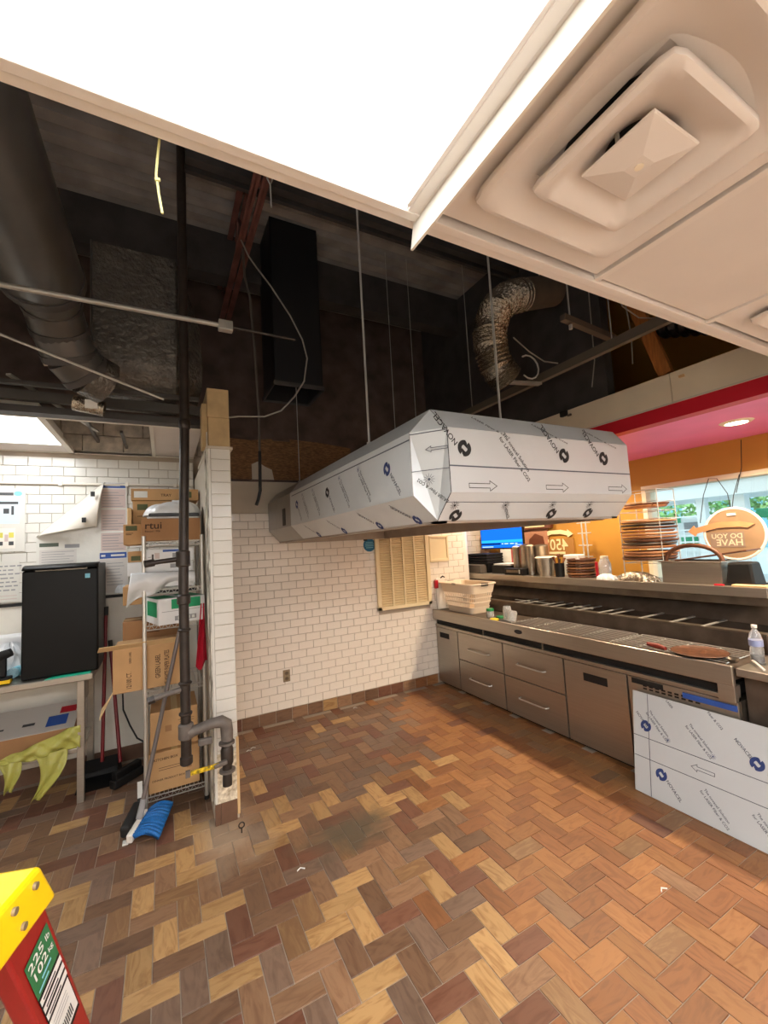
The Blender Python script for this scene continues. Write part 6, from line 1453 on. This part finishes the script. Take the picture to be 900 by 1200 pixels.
t = thing('cable_clamp', 'small black clamp on the bulkhead top near the hood', 'clamp', (2.94, 2.25, 2.66))
MB().b(2.92, 2.95, 2.24, 2.30, 2.655, 2.70).build('clamp', M_rubber, t, bevel=0.004); MB().cyl((2.93, 2.2, 2.65), (2.93, 2.23, 2.65), 0.01, n=8).build('bolt', M_steel_dark, t)
t = thing('crinkled_foil_duct', 'crinkled dark foil duct in the void right of the wood stud', 'duct', (3.2, 1.2, 2.9))
pth = [Vector((3.15, 1.55-0.03*i, 3.15-0.012*i)) for i in range(30)]
MB().tube(pth, [0.12 if i % 2 else 0.105 for i in range(30)], 18).build('foil_sleeve', mat('dark_foil', rgb(60, 60, 62), 0.3, 0.8, bump=.6), t, smooth=True)

# ================================================================== STEP LADDER
n_l = Vector((0.952, -0.306, 0)); d_l = Vector((-0.306, -0.952, 0))      # outward normal of the near side, direction toward the viewer along the side
O_l = Vector((-0.159, 0.805, 1.25))
def LP(a, s, z): return O_l+d_l*a+n_l*s+Vector((0, 0, z))               # a along the side, s outward, z up from the cap top
t = thing('step_ladder', 'red fibreglass step ladder with yellow cap at the lower left corner', 'ladder', LP(0.1, -0.2, -1.25))
# moulded cap
def capq(a0, a1, s0, s1, z0, z1, fl=0.0):
    return [LP(a0, s0, z0), LP(a1, s0, z0), LP(a1, s1+fl, z0), LP(a0, s1+fl, z0), LP(a0, s0, z1), LP(a1, s0, z1), LP(a1, s1, z1), LP(a0, s1, z1)]
BF = [(0, 3, 2, 1), (4, 5, 6, 7), (0, 1, 5, 4), (1, 2, 6, 5), (2, 3, 7, 6), (3, 0, 4, 7)]
cp = MB().add([LP(-0.020, -0.42, -0.065), LP(0.30, -0.42, -0.065), LP(0.30, 0.006, -0.065), LP(-0.026, 0.006, -0.062), LP(0.0, -0.41, 0), LP(0.28, -0.41, 0), LP(0.28, -0.002, 0), LP(0.0, -0.002, 0)], BF).build('cap', M_yellow, t, bevel=0.006)
MB().add(capq(0.035, 0.26, -0.36, -0.03, -0.002, 0.002), BF).build('cap_tray', mat('ladder_yellow_dark', rgb(230, 184, 8), 0.5), cp, bevel=0.004)
for a, z in ((0.018, -0.016), (0.060, -0.016), (0.047, -0.045)):
    MB().cyl(LP(a, -0.004, z), LP(a, 0.0022-0.11*z, z), 0.0048, n=16).build('rivet', M_outlet, cp, smooth=True)
# rails: a sloped U channel; the near one runs away from the viewer as it goes down
SL = -0.45                                                               # run per metre of drop
def rail(a0, a1, s, run, m, nm='rail', drop=1.18):
    def q(a, ss, z): return LP(a+run*(-z), ss, z)
    o = MB().add([q(a0, s-0.028, -drop), q(a1, s-0.028, -drop), q(a1, s, -drop), q(a0, s, -drop), q(a0, s-0.028, -0.05), q(a1, s-0.028, -0.05), q(a1, s, -0.05), q(a0, s, -0.05)], BF)
    return o.build(nm, m, t, bevel=0.004), q
r1, q1 = rail(0.020, 0.100, 0.0, SL, M_lred)
r2, _ = rail(0.20, 0.27, 0.0, 0.28, M_lred)
r3, _ = rail(0.012, 0.098, -0.38, SL, M_lred); r4, _ = rail(0.20, 0.27, -0.38, 0.28, M_lred)
for k in range(3):
    z = -0.32-0.3*k; a = 0.05+SL*(-z)
    MB().add(capq(a-0.04, a+0.045, -0.36, -0.02, z-0.02, z), BF).build('step', M_rod, t, bevel=0.003)
# specification label on the near rail
vdir = (q1(0.0, 0.0, 0.0)-q1(0.0, 0.0, -1.0)).normalized()
udir = (-d_l-vdir*(-d_l).dot(vdir)).normalized()
PLb = Plane(LP(-0.008, 0.0, -0.084), udir, vdir, 0.0012)                 # x runs away from the viewer, top right corner at 0, 0
W0, W1 = -0.052, 0.0
PLb.rect(W0, -0.074, W1, 0.0, M_lgreen, r1, 'green_label'); PLb.e = 0.0018
PLb.text('225', W0+0.003, -0.023, 0.022, 0, M_lwhite, r1); PLb.text('lb', W0+0.040, -0.023, 0.016, 0, M_lwhite, r1, sx=0.8)
PLb.text('102', W0+0.003, -0.045, 0.022, 0, M_lwhite, r1); PLb.text('kg', W0+0.038, -0.045, 0.014, 0, M_lwhite, r1, sx=0.8)
PLb.rect(W0+0.016, -0.058, W1-0.014, -0.054, M_cyan, r1, 'text_line'); PLb.rect(W0+0.005, -0.068, W1-0.024, -0.064, M_cyan, r1, 'text_line')
PLb.e = 0.0012
PLb.rect(W0, -0.215, W1, -0.074, M_plasticblk, r1, 'dark_label'); PLb.e = 0.0018
for k in range(3): PLb.rect(W0+0.001, -0.091-k*0.018, W1, -0.079-k*0.018, M_lwhite, r1, 'label_strip')
PLb.rect(W0+0.001, -0.205, W1-0.002, -0.133, M_lwhite, r1, 'label_strip'); PLb.e = 0.0024
for k in range(3): PLb.rect(W0+0.006, -0.087-k*0.018, W1-0.016, -0.083-k*0.018, M_pdark, r1, 'text_line')
for k in range(7): PLb.rect(W0+0.016+k*0.0035, -0.198, W0+0.018+k*0.0035, -0.176, M_pdark, r1, 'barcode_bar')
for k in range(3): PLb.rect(W0+0.006, -0.145-k*0.008, W1-0.012, -0.1435-k*0.008, M_pgrey, r1, 'text_line')
t2 = thing('paper_sheet', 'printed white paper at the foot of the ladder in the corner', 'paper', (-0.33, 1.16, 0.62))
MB().add([(-0.45, 1.10, 0.62), (-0.235, 1.10, 0.62), (-0.235, 1.22, 0.70), (-0.45, 1.22, 0.70)], [(0, 1, 2, 3)]).build('sheet', M_gloss, t2, thick=0.003)
